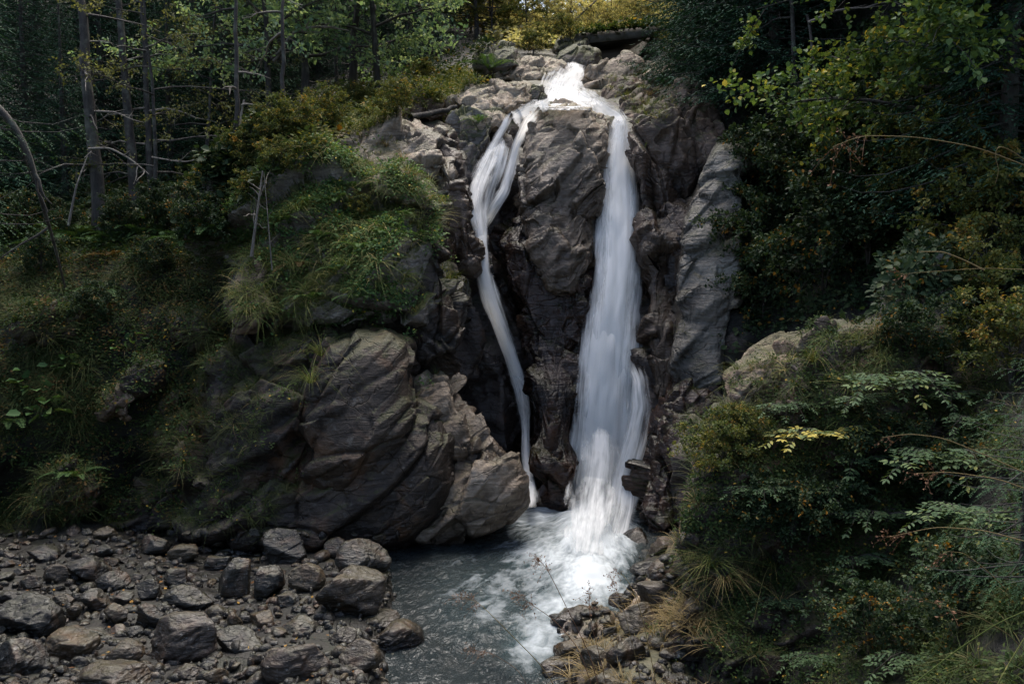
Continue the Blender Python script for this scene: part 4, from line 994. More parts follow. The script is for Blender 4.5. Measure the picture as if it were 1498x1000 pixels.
def spruce_meshes(seed, h, rad, start, nbr, twig_sp, sl, sw, matn, dead=6, sag=.35, feather=False):
    rs = np.random.default_rng(seed)
    zs = np.linspace(-.6, h, 14)
    tr = [(np.stack([rs.normal(0, .012 * h / 8, 14).cumsum() * .4, rs.normal(0, .012 * h / 8, 14).cumsum() * .4, zs], 1), np.interp(zs, [-.6, 0, h], [h * .022, h * .016, .015]))]
    LP, LD, LU, LL, LW, LT = [], [], [], [], [], []
    for b in range(nbr):
        t = start + (1 - start) * (b + rs.random()) / nbr
        z = t * h
        L = rad * (1 - t) ** .75 * rs.uniform(.7, 1.12) + .12
        az = b * 2.39996 + rs.normal(0, .3)
        dr = np.array([math.cos(az), math.sin(az), 0.]); sd_ = np.array([-math.sin(az), math.cos(az), 0.])
        sgm = sag * rs.uniform(.6, 1.4) * (1.15 - t)
        def cur(s): return np.stack([np.zeros_like(s), np.zeros_like(s), np.full_like(s, z)], 1) + dr * (L * s)[:, None] + np.array([0, 0, 1.]) * ((.12 * s - sgm * s ** 1.3 + .55 * sgm * s ** 4) * L)[:, None]
        ss = np.linspace(0, 1, 7)
        tr.append((cur(ss), np.linspace(.001 + .010 * L, .0015, 7)))
        nt_ = max(5, int(L / twig_sp))
        st = np.linspace(.12, 1, nt_) + rs.normal(0, .01, nt_)
        bp_ = cur(np.clip(st, 0, 1))
        side = np.where(np.arange(nt_) % 2 == 0, 1, -1)
        tl = (.42 * L * (1.05 - st) + .10) * rs.uniform(.7, 1.2, nt_)
        td = unit(dr * .75 + sd_ * (side * rs.uniform(.5, 1.1, nt_))[:, None] + np.array([0, 0, -1.]) * rs.uniform(.15, .6, nt_)[:, None])
        tsh = rs.uniform(-.25, .25, nt_)
        for k in range(nt_):
            m = max(3, int(tl[k] / (sl * .33)))
            s = (np.arange(m) + rs.random(m)) / m
            p = bp_[k] + td[k] * (tl[k] * s)[:, None] + np.array([0, 0, -1.]) * (s ** 2 * tl[k] * .25)[:, None]
            sgn = np.where(np.arange(m) % 2 == 0, 1, -1)
            per = unit(np.cross(td[k], np.array([0, 0, 1.])))
            d = td[k] + per * (sgn * (rs.uniform(.8, 1.1, m) if feather else rs.uniform(.3, 1.0, m)))[:, None] + rs.normal(0, .08 if feather else .22, (m, 3)) + np.array([0, 0, -.15])
            LP.append(p); LD.append(d); LU.append(np.array([0, 0, 1.]) + rs.normal(0, .35, (m, 3)))
            LL.append(sl * rs.uniform(.6, 1.2, m)); LW.append(sw * rs.uniform(.7, 1.3, m))
            LT.append(np.clip(.35 + tsh[k] + .35 * s + rs.normal(0, .12, m), 0, 1))
    for k in range(dead):
        z = h * rs.uniform(.05, max(start, .08)); az = rs.uniform(0, 6.28); L = rs.uniform(.5, 1.6)
        s = np.linspace(0, 1, 6)
        tr.append((np.stack([np.cos(az) * L * s, np.sin(az) * L * s, z - .35 * L * s ** 1.6 + rs.normal(0, .02, 6)], 1), np.linspace(.018, .004, 6)))
    tv, tf = tubes(tr, 6)
    V, F = quads(np.concatenate(LP), np.concatenate(LD), np.concatenate(LU), np.concatenate(LL), np.concatenate(LW))
    tint = np.repeat(np.concatenate(LT), 4)
    return make_mesh('trunk', tv, tf, mats=[M['bark_dark']], smooth=True), make_mesh('crown', V, F, tint, [M[matn]])

def leafy_meshes(seed, h, rad, nlimb, nsub, ntw, nlf, leaf, matn, barkn='bark_grey', base=.3, up=.5, stems=1, droop=.25, asp=.6, leafup=.8, flat=.9, r0=None, trunkname='trunk', tmean=.45, clump=.2):
    """broadleaf tree or shrub: stems, limbs, twigs and single leaves"""
    rs = np.random.default_rng(seed)
    tr = []; LP, LD, LT = [], [], []
    r0 = r0 or h * .018
    for st in range(stems):
        a = rs.uniform(0, 6.28); lean = rs.uniform(.15, .6) * (rad / h) if stems > 1 else rs.uniform(0, .12)
        zz = np.linspace(0, 1, 9)
        tp = np.stack([np.cos(a) * lean * h * zz ** 1.4 + rs.normal(0, .012 * h, 9).cumsum() * .5, np.sin(a) * lean * h * zz ** 1.4 + rs.normal(0, .012 * h, 9).cumsum() * .5, h * .93 * zz - .15 * (zz == 0)], 1)
        tr.append((tp, np.interp(zz, [0, 1], [r0, r0 * .2])))
        for l in range(nlimb):
            t = base + (1 - base) * (l + rs.random()) / nlimb
            p0 = np.array([np.interp(t, zz, tp[:, k]) for k in range(3)])
            az = l * 2.39996 + rs.normal(0, .4) + st
            L = rad * rs.uniform(.6, 1.15) * (1.1 - .65 * max(0, (t - .35)) ** 1.1) / (1.25 if stems > 1 else 1)
            d = unit(np.array([math.cos(az), math.sin(az), up * rs.uniform(.3, 1.4)]))
            s = np.linspace(0, 1, 7)
            lp = p0 + d * (L * s)[:, None] - np.array([0, 0, 1.]) * (droop * L * s ** 2)[:, None] + rs.normal(0, .03 * L, (7, 3)).cumsum(0) * .5
            tr.append((lp, np.linspace(r0 * .45 * (1.1 - t * .6), r0 * .08, 7)))
            for b in range(nsub):
                sb = rs.uniform(.2, 1.0)
                q0 = np.array([np.interp(sb, s, lp[:, k]) for k in range(3)])
                bdir = unit(d + rs.normal(0, .75, 3) * np.array([1, 1, .55]))
                bl_ = L * rs.uniform(.22, .5)
                s2 = np.linspace(0, 1, 4)
                bp_ = q0 + bdir * (bl_ * s2)[:, None] - np.array([0, 0, 1.]) * (droop * bl_ * s2 ** 2)[:, None]
                tr.append((bp_, np.linspace(max(.004, r0 * .10), .003, 4)))
                bt = rs.normal(0, clump)
                for w in range(ntw):
                    sw_ = rs.uniform(.15, 1)
                    w0 = q0 + bdir * bl_ * sw_ - np.array([0, 0, 1.]) * droop * bl_ * sw_ ** 2
                    wd_ = unit(bdir + rs.normal(0, .7, 3)); wl = bl_ * rs.uniform(.2, .45)
                    q = rs.uniform(.1, 1, nlf)
                    LP.append(w0 + wd_ * (wl * q)[:, None] + rs.normal(0, leaf * .5, (nlf, 3)))
                    LD.append(wd_ * .6 + rs.normal(0, .7, (nlf, 3)) + np.array([0, 0, -.25]))
                    LT.append(np.clip(tmean + bt + rs.normal(0, .2, nlf), 0, 1))
    p = np.concatenate(LP); d = np.concatenate(LD); n = len(p)
    upv = np.array([0, 0, 1.]) * leafup + rs.normal(0, .45, (n, 3))
    ln = leaf * rs.uniform(.6, 1.25, n)
    V, F = leaves6(p, d, upv, ln, ln * asp)
    tv, tf = tubes(tr, 5)
    return make_mesh(trunkname, tv, tf, mats=[M[barkn]], smooth=True), make_mesh('crown', V, F, np.repeat(np.concatenate(LT), 6), [M[matn]])

def fern_mesh(seed, nf, L, matn, npin=18, arch=.55, name='frond'):
    rs = np.random.default_rng(seed)
    LP, LD, LU, LL, LW, LT = [], [], [], [], [], []
    tr = []
    for f in range(nf):
        az = f / nf * 6.283 + rs.normal(0, .25); l = L * rs.uniform(.65, 1.1); el = rs.uniform(.5, 1.1)
        dr = np.array([math.cos(az), math.sin(az), 0.]); sd_ = np.array([-math.sin(az), math.cos(az), 0.])
        s = np.linspace(0, 1, npin)
        c = dr * (l * s * math.cos(el * .6))[:, None] + np.array([0, 0, 1.]) * (l * (s * math.sin(el) - arch * s ** 2.2))[:, None]
        tg = unit(np.gradient(c, axis=0)); nrm = unit(np.cross(sd_, tg))
        tr.append((c, np.linspace(.006, .002, npin) * L))
        w = .26 * l * np.sin(np.clip(.12 + .88 * (1 - s), 0, 1) * 1.9) * np.clip((s - .08) / .15, 0, 1)
        t0 = rs.normal(.5, .18)
        for sg in (-1, 1):
            LP.append(c); LD.append(sd_ * sg + tg * .45 - nrm * .15); LU.append(nrm); LL.append(w + .004); LW.append(np.full(npin, l / npin * .82)); LT.append(np.clip(t0 + rs.normal(0, .08, npin), 0, 1))
    V, F = quads(np.concatenate(LP), np.concatenate(LD), np.concatenate(LU), np.concatenate(LL), np.concatenate(LW), 0, .3)
    tint = np.repeat(np.concatenate(LT), 4)
    tv, tf = tubes(tr, 3)
    V2 = np.concatenate([V, tv]); F2 = np.concatenate([F, tf + len(V)])
    return make_mesh(name, V2, F2, np.concatenate([tint, np.full(len(tv), .3)]), [M[matn]])

def blade_arrays(rs, n, L, spread, w, seg=4, curl=1.0):
    """n arching grass blades rooted round the origin"""
    V, F, T, b = [], [], [], 0
    for k in range(n):
        az = rs.uniform(0, 6.28); l = L * rs.uniform(.45, 1.1); el = rs.uniform(.55, 1.45)
        dr = np.array([math.cos(az), math.sin(az), 0.]); sd_ = np.array([-math.sin(az), math.cos(az), 0.])
        s = np.linspace(0, 1, seg + 1)
        c = dr * (rs.uniform(0, spread) + l * s * math.cos(el) + l * .35 * curl * s ** 2)[:, None] + np.array([0, 0, 1.]) * (l * (s * math.sin(el) - .55 * curl * s ** 2.2 * rs.uniform(.5, 1.2)))[:, None]
        ww = w * (1 - s ** 1.5 * .93)
        V.append(np.stack([c - sd_ * ww[:, None] * .5, c + sd_ * ww[:, None] * .5], 1).reshape(-1, 3))
        i0 = np.arange(seg) * 2 + b
        F.append(np.stack([i0, i0 + 1, i0 + 3, i0 + 2], 1)); b += (seg + 1) * 2
        T.append(np.full((seg + 1) * 2, np.clip(rs.normal(.45, .22), 0, 1)))
    return np.concatenate(V), np.concatenate(F), np.concatenate(T)

def herb_arrays(rs, n, L, leaf, asp=.65):
    p = rs.normal(0, L * .4, (n, 3)); p[:, 2] = np.abs(rs.normal(L * .45, L * .35, n))
    d = p * np.array([1, 1, .2]) + rs.normal(0, .15 * L, (n, 3)); 
    V, F = leaves6(p, d, np.array([0, 0, 1.]) + rs.normal(0, .35, (n, 3)), leaf * rs.uniform(.6, 1.3, n), leaf * asp * rs.uniform(.6, 1.2, n))
    return V, F, np.repeat(np.clip(rs.normal(.45, .22, n), 0, 1), 6)

def scatter(name, label, cat, arrs, pts, nrm, scl, matn, seed, lift=.5, tshift=None):
    """many small plants as one uncountable cover"""
    rs = np.random.default_rng(seed)
    VV, FF, TT, b = [], [], [], 0
    for i in range(len(pts)):
        V, F, T = arrs[int(rs.integers(len(arrs)))]
        a = rs.uniform(0, 6.28); c, s = math.cos(a), math.sin(a)
        z = unit(np.array([0, 0, 1.]) * lift + nrm[i] * (1 - lift))
        x = unit(np.cross(np.array([s, c, .1]), z)); y = np.cross(z, x)
        v = (V @ np.stack([x, y, z])) * scl[i] + pts[i]
        VV.append(v); FF.append(F + b); b += len(V)
        TT.append(np.clip(T + rs.normal(0, .12) + (tshift[i] if tshift is not None else 0), 0, 1))
    o = link(name, make_mesh(name, np.concatenate(VV), np.concatenate(FF), np.concatenate(TT), [M[matn]]))
    return tag(o, label, cat, kind='stuff')

def inpoly(poly, x, y):
    p = np.array(poly, float); ins = False; j = len(p) - 1
    for i in range(len(p)):
        if (p[i, 1] > y) != (p[j, 1] > y) and x < (p[j, 0] - p[i, 0]) * (y - p[i, 1]) / (p[j, 1] - p[i, 1] + 1e-12) + p[i, 0]: ins = not ins
        j = i
    return ins

def sample(poly, n, seed, Ymax=60, Ymin=4, nzmin=-.3, clump=None):
    """points on the real ground and rock surfaces inside a region, some seen from above so that hidden sides are covered too"""
    rs = np.random.default_rng(seed); p = np.array(poly, float)
    lo, hi = p.min(0), p.max(0); pts, nr_ = [], []; tr_ = 0
    while len(pts) < n and tr_ < n * 12:
        tr_ += 1
        x, y = rs.uniform(lo, hi)
        if not inpoly(poly, x, y): continue
        if clump is not None and vnoise(np.array([[x / 60., y / 45., clump]]), clump)[0] < rs.uniform(-.5, .5): continue
        h = cast(abvh, x, y)
        if h[0] is None or not (Ymin < h[0].y < Ymax): continue
        if rs.random() < .35:
            q = h[0] + Vector((rs.normal(0, .3), rs.uniform(0, .9), 2.5))
            h2 = abvh.ray_cast(q, Vector((0, 0, -1)), 6)
            if h2[0] is not None: h = h2
        nn = np.array(h[1]); 
        if nn[1] > 0 and nn[2] < .3: nn = -nn
        if nn[2] < nzmin: continue
        pts.append(np.array(h[0])); nr_.append(nn)
    return np.array(pts), np.array(nr_)
# ------------------------------------------------------------------ ground cover (uncountable)
rs0 = np.random.default_rng(55)
TUFT = [blade_arrays(rs0, 16, .42, .06, .010) for _ in range(6)]
HANG = [blade_arrays(rs0, 22, .55, .08, .009, curl=1.7) for _ in range(5)]
HERB = [herb_arrays(rs0, 14, .16, .06) for _ in range(6)]
HERBB = [herb_arrays(rs0, 10, .2, .11, .85) for _ in range(5)]

KNOLL = [(330, 300), (380, 240), (470, 225), (560, 240), (640, 300), (640, 360), (600, 440), (560, 480), (480, 470), (400, 470), (340, 470)]
SLOPE = [(-330, 350), (-60, 330), (120, 320), (330, 280), (350, 460), (310, 540), (275, 680), (270, 760), (-60, 770), (-330, 790)]
SLOPE2 = [(300, 480), (520, 480), (430, 600), (440, 720), (380, 770), (250, 770)]
PLAT = [(330, 250), (420, 190), (540, 130), (640, 110), (720, 100), (700, 125), (640, 150), (560, 180), (450, 225)]
FOREST = [(-330, 230), (-60, 200), (300, 180), (600, 90), (720, 60), (700, 110), (560, 150), (400, 250), (330, 345), (-60, 350), (-330, 360)]
RB = [(1085, 240), (1100, 40), (1500, 20), (1500, 470), (1390, 455), (1300, 450), (1190, 468), (1090, 500), (1085, 480)]
RIDGE = [(1070, 545), (1190, 490), (1390, 475), (1420, 600), (1150, 620)]
RF = [(1000, 600), (1100, 560), (1400, 560), (1500, 500), (1500, 1010), (1050, 1010), (1000, 820)]
RS = [(850, 960), (950, 870), (1010, 800), (1060, 1010), (860, 1010)]

def cover(name, label, cat, arrs, poly, n, s, matn, seed, lift=.5, **kw):
    pts, nn = sample(poly, n, seed, **kw)
    if len(pts) == 0: return
    rr = np.random.default_rng(seed + 1)
    scatter(name, label, cat, arrs, pts, nn, s * rr.uniform(.55, 1.35, len(pts)), matn, seed + 2, lift)
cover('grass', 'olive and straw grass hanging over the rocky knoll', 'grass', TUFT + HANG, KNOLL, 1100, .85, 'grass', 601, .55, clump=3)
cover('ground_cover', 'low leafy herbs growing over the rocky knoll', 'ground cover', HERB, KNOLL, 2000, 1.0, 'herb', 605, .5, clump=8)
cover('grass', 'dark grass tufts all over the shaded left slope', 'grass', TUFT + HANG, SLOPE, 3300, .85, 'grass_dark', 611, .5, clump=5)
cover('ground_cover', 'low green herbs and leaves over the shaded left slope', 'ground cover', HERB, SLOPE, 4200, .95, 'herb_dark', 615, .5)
cover('grass', 'hanging grass on the dark layered rock face', 'grass', HANG, SLOPE2, 150, .7, 'grass_dark', 621, .4, clump=9)
cover('ground_cover', 'small herbs on the dark layered rock face', 'ground cover', HERB, SLOPE2, 140, .7, 'herb_dark', 622, .4, clump=4)
cover('grass', 'yellowish grass at the edge of the upper plateau', 'grass', TUFT, PLAT, 900, 1.2, 'grass', 631, .7, clump=6)
cover('ground_cover', 'bushy low herbs along the upper plateau', 'ground cover', HERB, PLAT, 900, 1.6, 'olive', 635, .7)
cover('undergrowth', 'leafy undergrowth along the rim of the left slope', 'undergrowth', HERB, [(-60, 322), (330, 318), (340, 385), (-60, 392)], 900, 1.2, 'herb_dark', 645, .7)
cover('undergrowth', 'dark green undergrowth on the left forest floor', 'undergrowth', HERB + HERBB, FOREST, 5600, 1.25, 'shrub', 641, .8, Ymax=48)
cover('ground_cover', 'dark leafy cover on the right gorge side', 'ground cover', HERB + HERBB, RB, 5000, .85, 'shrub', 651, .4)
cover('ground_cover', 'small leafy herbs over the right rock bank', 'ground cover', HERB, RF, 2600, .6, 'herb_dark', 661, .4, clump=2)
cover('grass', 'olive and straw grass tufts on the right rock bank', 'grass', HANG + TUFT, RF, 700, .6, 'grass_dark', 665, .5, clump=7)
cover('ground_cover', 'mixed herbs creeping over the rock ridge of the right bank', 'ground cover', HERB, RIDGE, 190, .55, 'herb_dark', 697, .5, clump=11)
cover('grass', 'grass tufts along the rock ridge of the right bank', 'grass', TUFT + HANG, RIDGE, 80, .55, 'grass', 698, .5, clump=12)
cover('undergrowth', 'rusty bracken and dead stems over the left slope', 'undergrowth', HERB, SLOPE, 900, 1.0, 'fern_dry', 699, .5, clump=13)
cover('grass', 'dry grass in the joints of the rocks above the falls', 'grass', TUFT, [(880, 110), (1000, 95), (1010, 170), (920, 185)], 130, .7, 'grass', 702, .7, clump=14)
cover('grass', 'sparse dry grass among the right shore stones', 'grass', TUFT, RS, 160, .8, 'straw', 671, .7, clump=5)
bx = np.random.default_rng(690).uniform(-.4, L + 1.5, 130)
bw = np.random.default_rng(691).uniform(-.16, .15, 130)
bdir_, bnrm_ = np.array([math.cos(yaw), math.sin(yaw), math.tan(roll)]), np.array([-math.sin(yaw), math.cos(yaw), 0])
bpts = bl + bdir_ * bx[:, None] + bnrm_ * bw[:, None] + np.array([0, 0, 1.]) * np.random.default_rng(694).uniform(.08, .26, 130)[:, None]
scatter('ground_cover', 'grass and weeds overgrowing the deck of the bridge', 'ground cover', HERBB, bpts, np.tile([0, 0, 1.], (130, 1)), np.random.default_rng(693).uniform(.8, 2.0, 130), 'herb_dark', 692)
cover('undergrowth', 'yellow weeds and saplings over the slope behind the bridge', 'undergrowth', HERB, [(720, 8), (990, 8), (990, 70), (850, 75), (720, 95)], 1500, 3.2, 'autumn', 695, .7, Ymax=100, Ymin=39)
# fallen leaves
for nm, lab, poly, n, sd_ in (('fallen_leaves', 'brown and orange fallen leaves on the left slope', SLOPE, 2300, 681), ('fallen_leaves', 'fallen leaves between the stones of the bed', [(0, 780), (560, 790), (600, 1000), (0, 1000)], 160, 685)):
    pts, nn = sample(poly, n, sd_)
    rr = np.random.default_rng(sd_)
    V, F = quads(pts + nn * .03, np.cross(nn, rr.normal(size=nn.shape)), nn + rr.normal(0, .3, nn.shape), rr.uniform(.04, .09, len(pts)), rr.uniform(.025, .06, len(pts)), .1)
    tag(link(nm, make_mesh(nm, V, F, np.repeat(rr.random(len(pts)), 4), [M['litter']])), lab, 'leaves', kind='stuff')

# ------------------------------------------------------------------ trees and shrubs
def plant(name, meshes, partnames, label, cat, loc, rz=0., s=1., group=None, tilt=(0, 0)):
    r = empty(name, loc); r.rotation_euler = (tilt[0], tilt[1], rz); r.scale = (s, s, s)
    tag(r, label, cat, group)
    for pn_, me in zip(partnames, meshes): link(pn_, me, r)
    return r

def at(px, py, Y=None):
    """foot of a plant: on the surface seen at a pixel, or on the terrain below that point at distance Y"""
    if Y is None:
        h = cast(abvh, px, py)
        return np.array(h[0])
    p = P(px, py, Y)
    h = tbvh.ray_cast(Vector((p[0], p[1], p[2] + 3.0)), Vector((0, 0, -1)), 40)
    if h[0] is not None: return np.array(h[0])
    h = drop(tbvh, p[0], p[1])
    return np.array(h[0]) if h[0] is not None else p

SPR = [spruce_meshes(21 + k, 15, 3.3, .03, 240, .17, .19, .042, 'spruce', 5, .5) for k in range(3)]
SPRM = [spruce_meshes(31 + k, 12, 3.0, .04, 260, .12, .14, .036, 'spruce', 8, .5) for k in range(2)]
SPRH = spruce_meshes(41, 13, 3.4, .40, 90, .13, .05, .013, 'spruce_young', 8, .75, True)
TP = ('trunk', 'crown')
rt = np.random.default_rng(77)
# left hillside forest
for k, (px, Y, s, lab) in enumerate((
    (-120, 24, 1.0, None), (-30, 30, 1.1, 'dark spruce filling the corner behind the old trunk'), (60, 36, 1.2, None), (130, 31, 1.0, None), (190, 40, 1.2, None), (250, 34, 1.1, None),
    (300, 44, 1.2, None), (340, 36, .9, 'dark spruce behind the leaning dead stick'), (395, 46, 1.2, None), (440, 40, 1.0, None), (500, 50, 1.2, None), (560, 44, 1.05, None),
    (625, 40, .62, 'bushy bluish spruce left of the autumn trees'), (665, 52, 1.05, None), (600, 58, 1.2, None), (705, 60, 1.0, 'slim spruce among the autumn trees'), (20, 50, 1.3, None), (120, 54, 1.3, None), (220, 58, 1.3, None), (330, 60, 1.3, None), (430, 62, 1.3, None), (540, 66, 1.3, None),
    (-250, 30, 1.1, None), (-330, 22, 1.0, None))):
    loc = at(px, 250, Y)
    plant('spruce_tree', SPR[k % 3], TP, lab or 'dark green spruce standing in the shaded forest on the hillside', 'tree', loc, rt.uniform(0, 6.28), s, 'spruces of the hillside forest')
for px, Y, s in ((-20, 25, .55), (40, 28, .6), (95, 26, .45), (150, 30, .65), (250, 28, .5), (285, 31, .6), (330, 30, .5), (370, 33, .6), (410, 35, .55), (470, 38, .55), (520, 36, .5), (580, 42, .6), (600, 36, .42), (640, 46, .6), (690, 50, .6), (215, 33, .6), (440, 45, .8), (300, 38, .8), (350, 42, .8)):
    plant('spruce_tree', SPR[int(rt.integers(3))], TP, 'one of the low young spruces filling the shade between the forest trunks', 'tree', at(px, 250, Y), rt.uniform(0, 6.28), s, 'low spruces between the trunks')
# unseen spruces added beside and behind the camera to shade the foreground
for px_, py_, s_ in ((-13, 7, 1.0), (-11, 0, 1.1), (-8, -7, 1.1), (12, -1, 1.0), (-16, 13, 1.0)):
    plant('spruce_tree', SPR[int(rt.integers(3))], TP, 'unseen spruce added around the viewpoint to shade the foreground', 'tree', (px_, py_, 1.5), rt.uniform(0, 6.28), s_, 'unseen added spruces around the viewpoint')
plant('spruce_tree', SPRH, TP, 'spruce with bright hanging sprays leaning in at the upper left corner', 'tree', at(-150, 500, 11.6), .3, 1.05)
# right side spruces
plant('spruce_tree', SPRM[0], TP, 'dense green spruce overhanging the pale slab by the falls', 'tree', at(1090, 150, 23.2), 1.0, .95, 'spruces on the right bank')
plant('spruce_tree', SPRM[1], TP, 'green spruce touching the bridge end above the right wall', 'tree', at(1040, 90, 27), 2.0, .85, 'spruces on the right bank')
plant('spruce_tree', SPRM[1], TP, 'spruce half hidden behind the dense green spruce', 'tree', at(1130, 180, 21.8), 4.0, .9, 'spruces on the right bank')
plant('spruce_tree', SPRM[0], TP, 'spruce between the bridge end and the dense green spruce', 'tree', at(1060, 90, 25.5), 5.0, .9, 'spruces on the right bank')
plant('spruce_tree', SPRM[1], TP, 'dark spruce in the upper right corner', 'tree', at(1470, 300, 13.4), .4, .8, 'spruces on the right bank')
for px, Y, s in ((1230, 22, .9), (1330, 20.5, .9), (1290, 27, 1.2), (1160, 28, 1.1), (1440, 18, .9), (1190, 25, 1.1), (1300, 24, 1.1), (1400, 21, 1.0), (1560, 17, 1.0), (1100, 32, 1.2), (1050, 40, 1.2), (1240, 31, 1.2)):
    plant('spruce_tree', SPR[int(rt.integers(3))], TP, 'shadowy spruce deep in the right gorge forest', 'tree', at(px, 100, Y), rt.uniform(0, 6.28), s, 'spruces of the right forest')
# young spruces in front at the right edge
YSP = spruce_meshes(51, 1.7, .75, .02, 52, .075, .022, .0065, 'spruce_young', 0, .35, True)
plant('young_spruce', YSP, TP, 'bright young spruce at the right edge among arching grasses', 'tree', at(1490, 960, 6.8), .3, 1.0, 'young spruces')
plant('young_spruce', YSP, TP, 'young spruce at the lower right corner behind green blades', 'tree', at(1530, 1050, 6.2), 2.3, .8, 'young spruces')

# old bare trunks at the left
def bare_tree(label, base, top, r, nb, seed, group='bare trunks of the left forest', hang=.2, name='conifer_trunk', bark='bark_grey', bl=(.5, 2.2)):
    rs = np.random.default_rng(seed)
    b = np.asarray(base); t_ = np.asarray(top)
    s = np.linspace(0, 1, 14)
    pts = (t_ - b) * s[:, None] + np.stack([rs.normal(0, .05, 14).cumsum() * .5, rs.normal(0, .05, 14).cumsum() * .5, np.zeros(14)], 1)
    root = empty(name, tuple(b)); tag(root, label, 'tree', group)
    rad = np.interp(s, [0, .04, 1], [r * 1.5, r, r * .5])
    v, f = tubes([(pts - 0 * b, rad)], 9)
    cz = v + unit(v * np.array([1, 1, 0])) * 0
    link('trunk', make_mesh('trunk', v, f, mats=[M[bark]], smooth=True), root)
    for k in range(nb):
        u = rs.uniform(.12, .98); p0 = np.array([np.interp(u, s, pts[:, j]) for j in range(3)])
        az = rs.uniform(0, 6.28); L = rs.uniform(*bl)
        q = np.linspace(0, 1, 8)
        d = np.array([math.cos(az), math.sin(az) * .7, rs.uniform(-.15, .35)])
        c = p0 + d * (L * q)[:, None] - np.array([0, 0, 1.]) * (hang * L * q ** 2)[:, None] + rs.normal(0, .035 * L, (8, 3)).cumsum(0) * .5
        pl = [(c, np.linspace(.028, .006, 8) * min(1.5, .7 + L / 3))]
        for j in range(3):
            a = int(rs.integers(2, 7)); dd = unit(d + rs.normal(0, .6, 3)); l2 = L * rs.uniform(.15, .4)
            pl.append((c[a] + dd * (l2 * np.linspace(0, 1, 4))[:, None], np.linspace(.010, .003, 4)))
        v, f = tubes(pl, 5)
        link('branch', make_mesh('branch', v, f, mats=[M['twig_pale' if rs.random() < .6 else bark]], smooth=True), root)
    return root
def trunk_at(label, px0, py0, px1, py1, w, nb, seed, **kw):
    b = at(px0, py0); Y = b[1]
    t_ = P(px1, py1, Y + .3) - b
    bare_tree(label, b, b * 0 + t_ + 0 * b, w / FPX * Y / 2, nb, seed, **kw) if False else None
    rs_root = bare_tree(label, np.zeros(3), t_, w / FPX * Y / 2, nb, seed, **kw)
    rs_root.location = b
    return rs_root
trunk_at('thick lichen covered old trunk nearest the left edge', 152, 338, 112, -60, 20, 9, 801)
trunk_at('straight grey trunk behind the lichen covered trunk', 200, 303, 172, -60, 15, 6, 802)
trunk_at('slim straight trunk rising beside the yellowish twiggy branches', 222, 298, 212, -60, 10, 8, 803)
trunk_at('thin dark trunk at the right of the dead stick', 345, 215, 330, -60, 8, 4, 804)
trunk_at('slender bare trunk in front of the grey green alder', 446, 175, 445, -60, 7, 3, 805)
trunk_at('thin trunk between alder and bluish spruce', 492, 150, 486, -60, 6, 2, 806)
trunk_at('pale thin trunk leaning slightly behind the alder', 420, 190, 414, -60, 7, 2, 807)
trunk_at('dark trunk behind the dense spruce on the right bank', 1172, 230, 1160, -60, 9, 3, 808, bark='bark_dark', group='bare trunks of the right bank')
trunk_at('short dark trunk in the shade under the hazel', 1200, 240, 1190, 20, 7, 3, 809, bark='bark_dark', group='bare trunks of the right bank')

# dead sticks
def stick(label, pts, r, name='dead_branch', side=3, seed=1, mat='twig_pale'):
    rs = np.random.default_rng(seed)
    p = np.array([P(a, b, c) for a, b, c in pts]); base = p[0].copy()
    q = np.linspace(0, 1, 16); s0 = np.linspace(0, 1, len(p))
    c = np.stack([np.interp(q, s0, p[:, k]) for k in range(3)], 1)
    for _ in range(2): c[1:-1] = (c[:-2] + 2 * c[1:-1] + c[2:]) / 4
    pl = [(c - base, np.linspace(r, r * .3, 16))]
    for j in range(side):
        a = int(rs.integers(4, 15)); d = unit(unit(c[-1] - c[0]) * .6 + rs.normal(0, .6, 3)); l2 = np.linalg.norm(c[-1] - c[0]) * rs.uniform(.12, .3)
        pl.append((c[a] - base + d * (l2 * np.linspace(0, 1, 5))[:, None] + rs.normal(0, .02, (5, 3)).cumsum(0), np.linspace(r * .45, r * .15, 5)))
    v, f = tubes(pl, 6)
    o = link(name, make_mesh(name, v, f, mats=[M[mat]], smooth=True), loc=base)
    return tag(o, label, 'branch')
stick('bleached dead branch hanging down the front of the knoll', [(368, 375, 16.9), (375, 320, 16.8), (384, 250, 17.0)], .035, side=7, seed=5)
stick('thin dead stick crossing beside the bleached hanging branch', [(398, 395, 16.8), (392, 320, 16.8), (386, 252, 17)], .014, side=5, seed=6)
stick('broken leaning dead stick in front of the forest shade', [(322, 282, 21), (335, 250, 21), (348, 195, 21.2), (357, 146, 21.4)], .07, side=3, seed=7)
stick('dark curved branch arching down at the left edge', [(-20, 140, 12), (20, 180, 12), (45, 230, 12), (62, 300, 12.3), (78, 350, 13), (95, 420, 14)], .05, side=4, seed=8, mat='bark_dark')
stick('pale forked stick leaning left of the lichen covered trunk', [(100, 330, 19), (112, 270, 19), (128, 228, 19.3)], .03, side=3, seed=9)
stick('long pale branch reaching right from the lichen covered trunk', [(130, 218, 20.5), (160, 216, 20.3), (190, 232, 20.2), (218, 255, 20)], .035, side=5, seed=10)
stick('thin rising twig beside the slim straight trunk', [(222, 230, 20.5), (270, 238, 20.5), (330, 222, 20.4)], .022, side=5, seed=11)
stick('arched grey branch above the alder crown', [(400, 90, 26), (430, 45, 26), (470, 38, 26), (510, 45, 26.3)], .06, side=4, seed=12)
stick('fallen bleached pole resting in the autumn trees', [(830, 40, 44), (860, 12, 44), (890, -15, 44)], .06, side=1, seed=13)
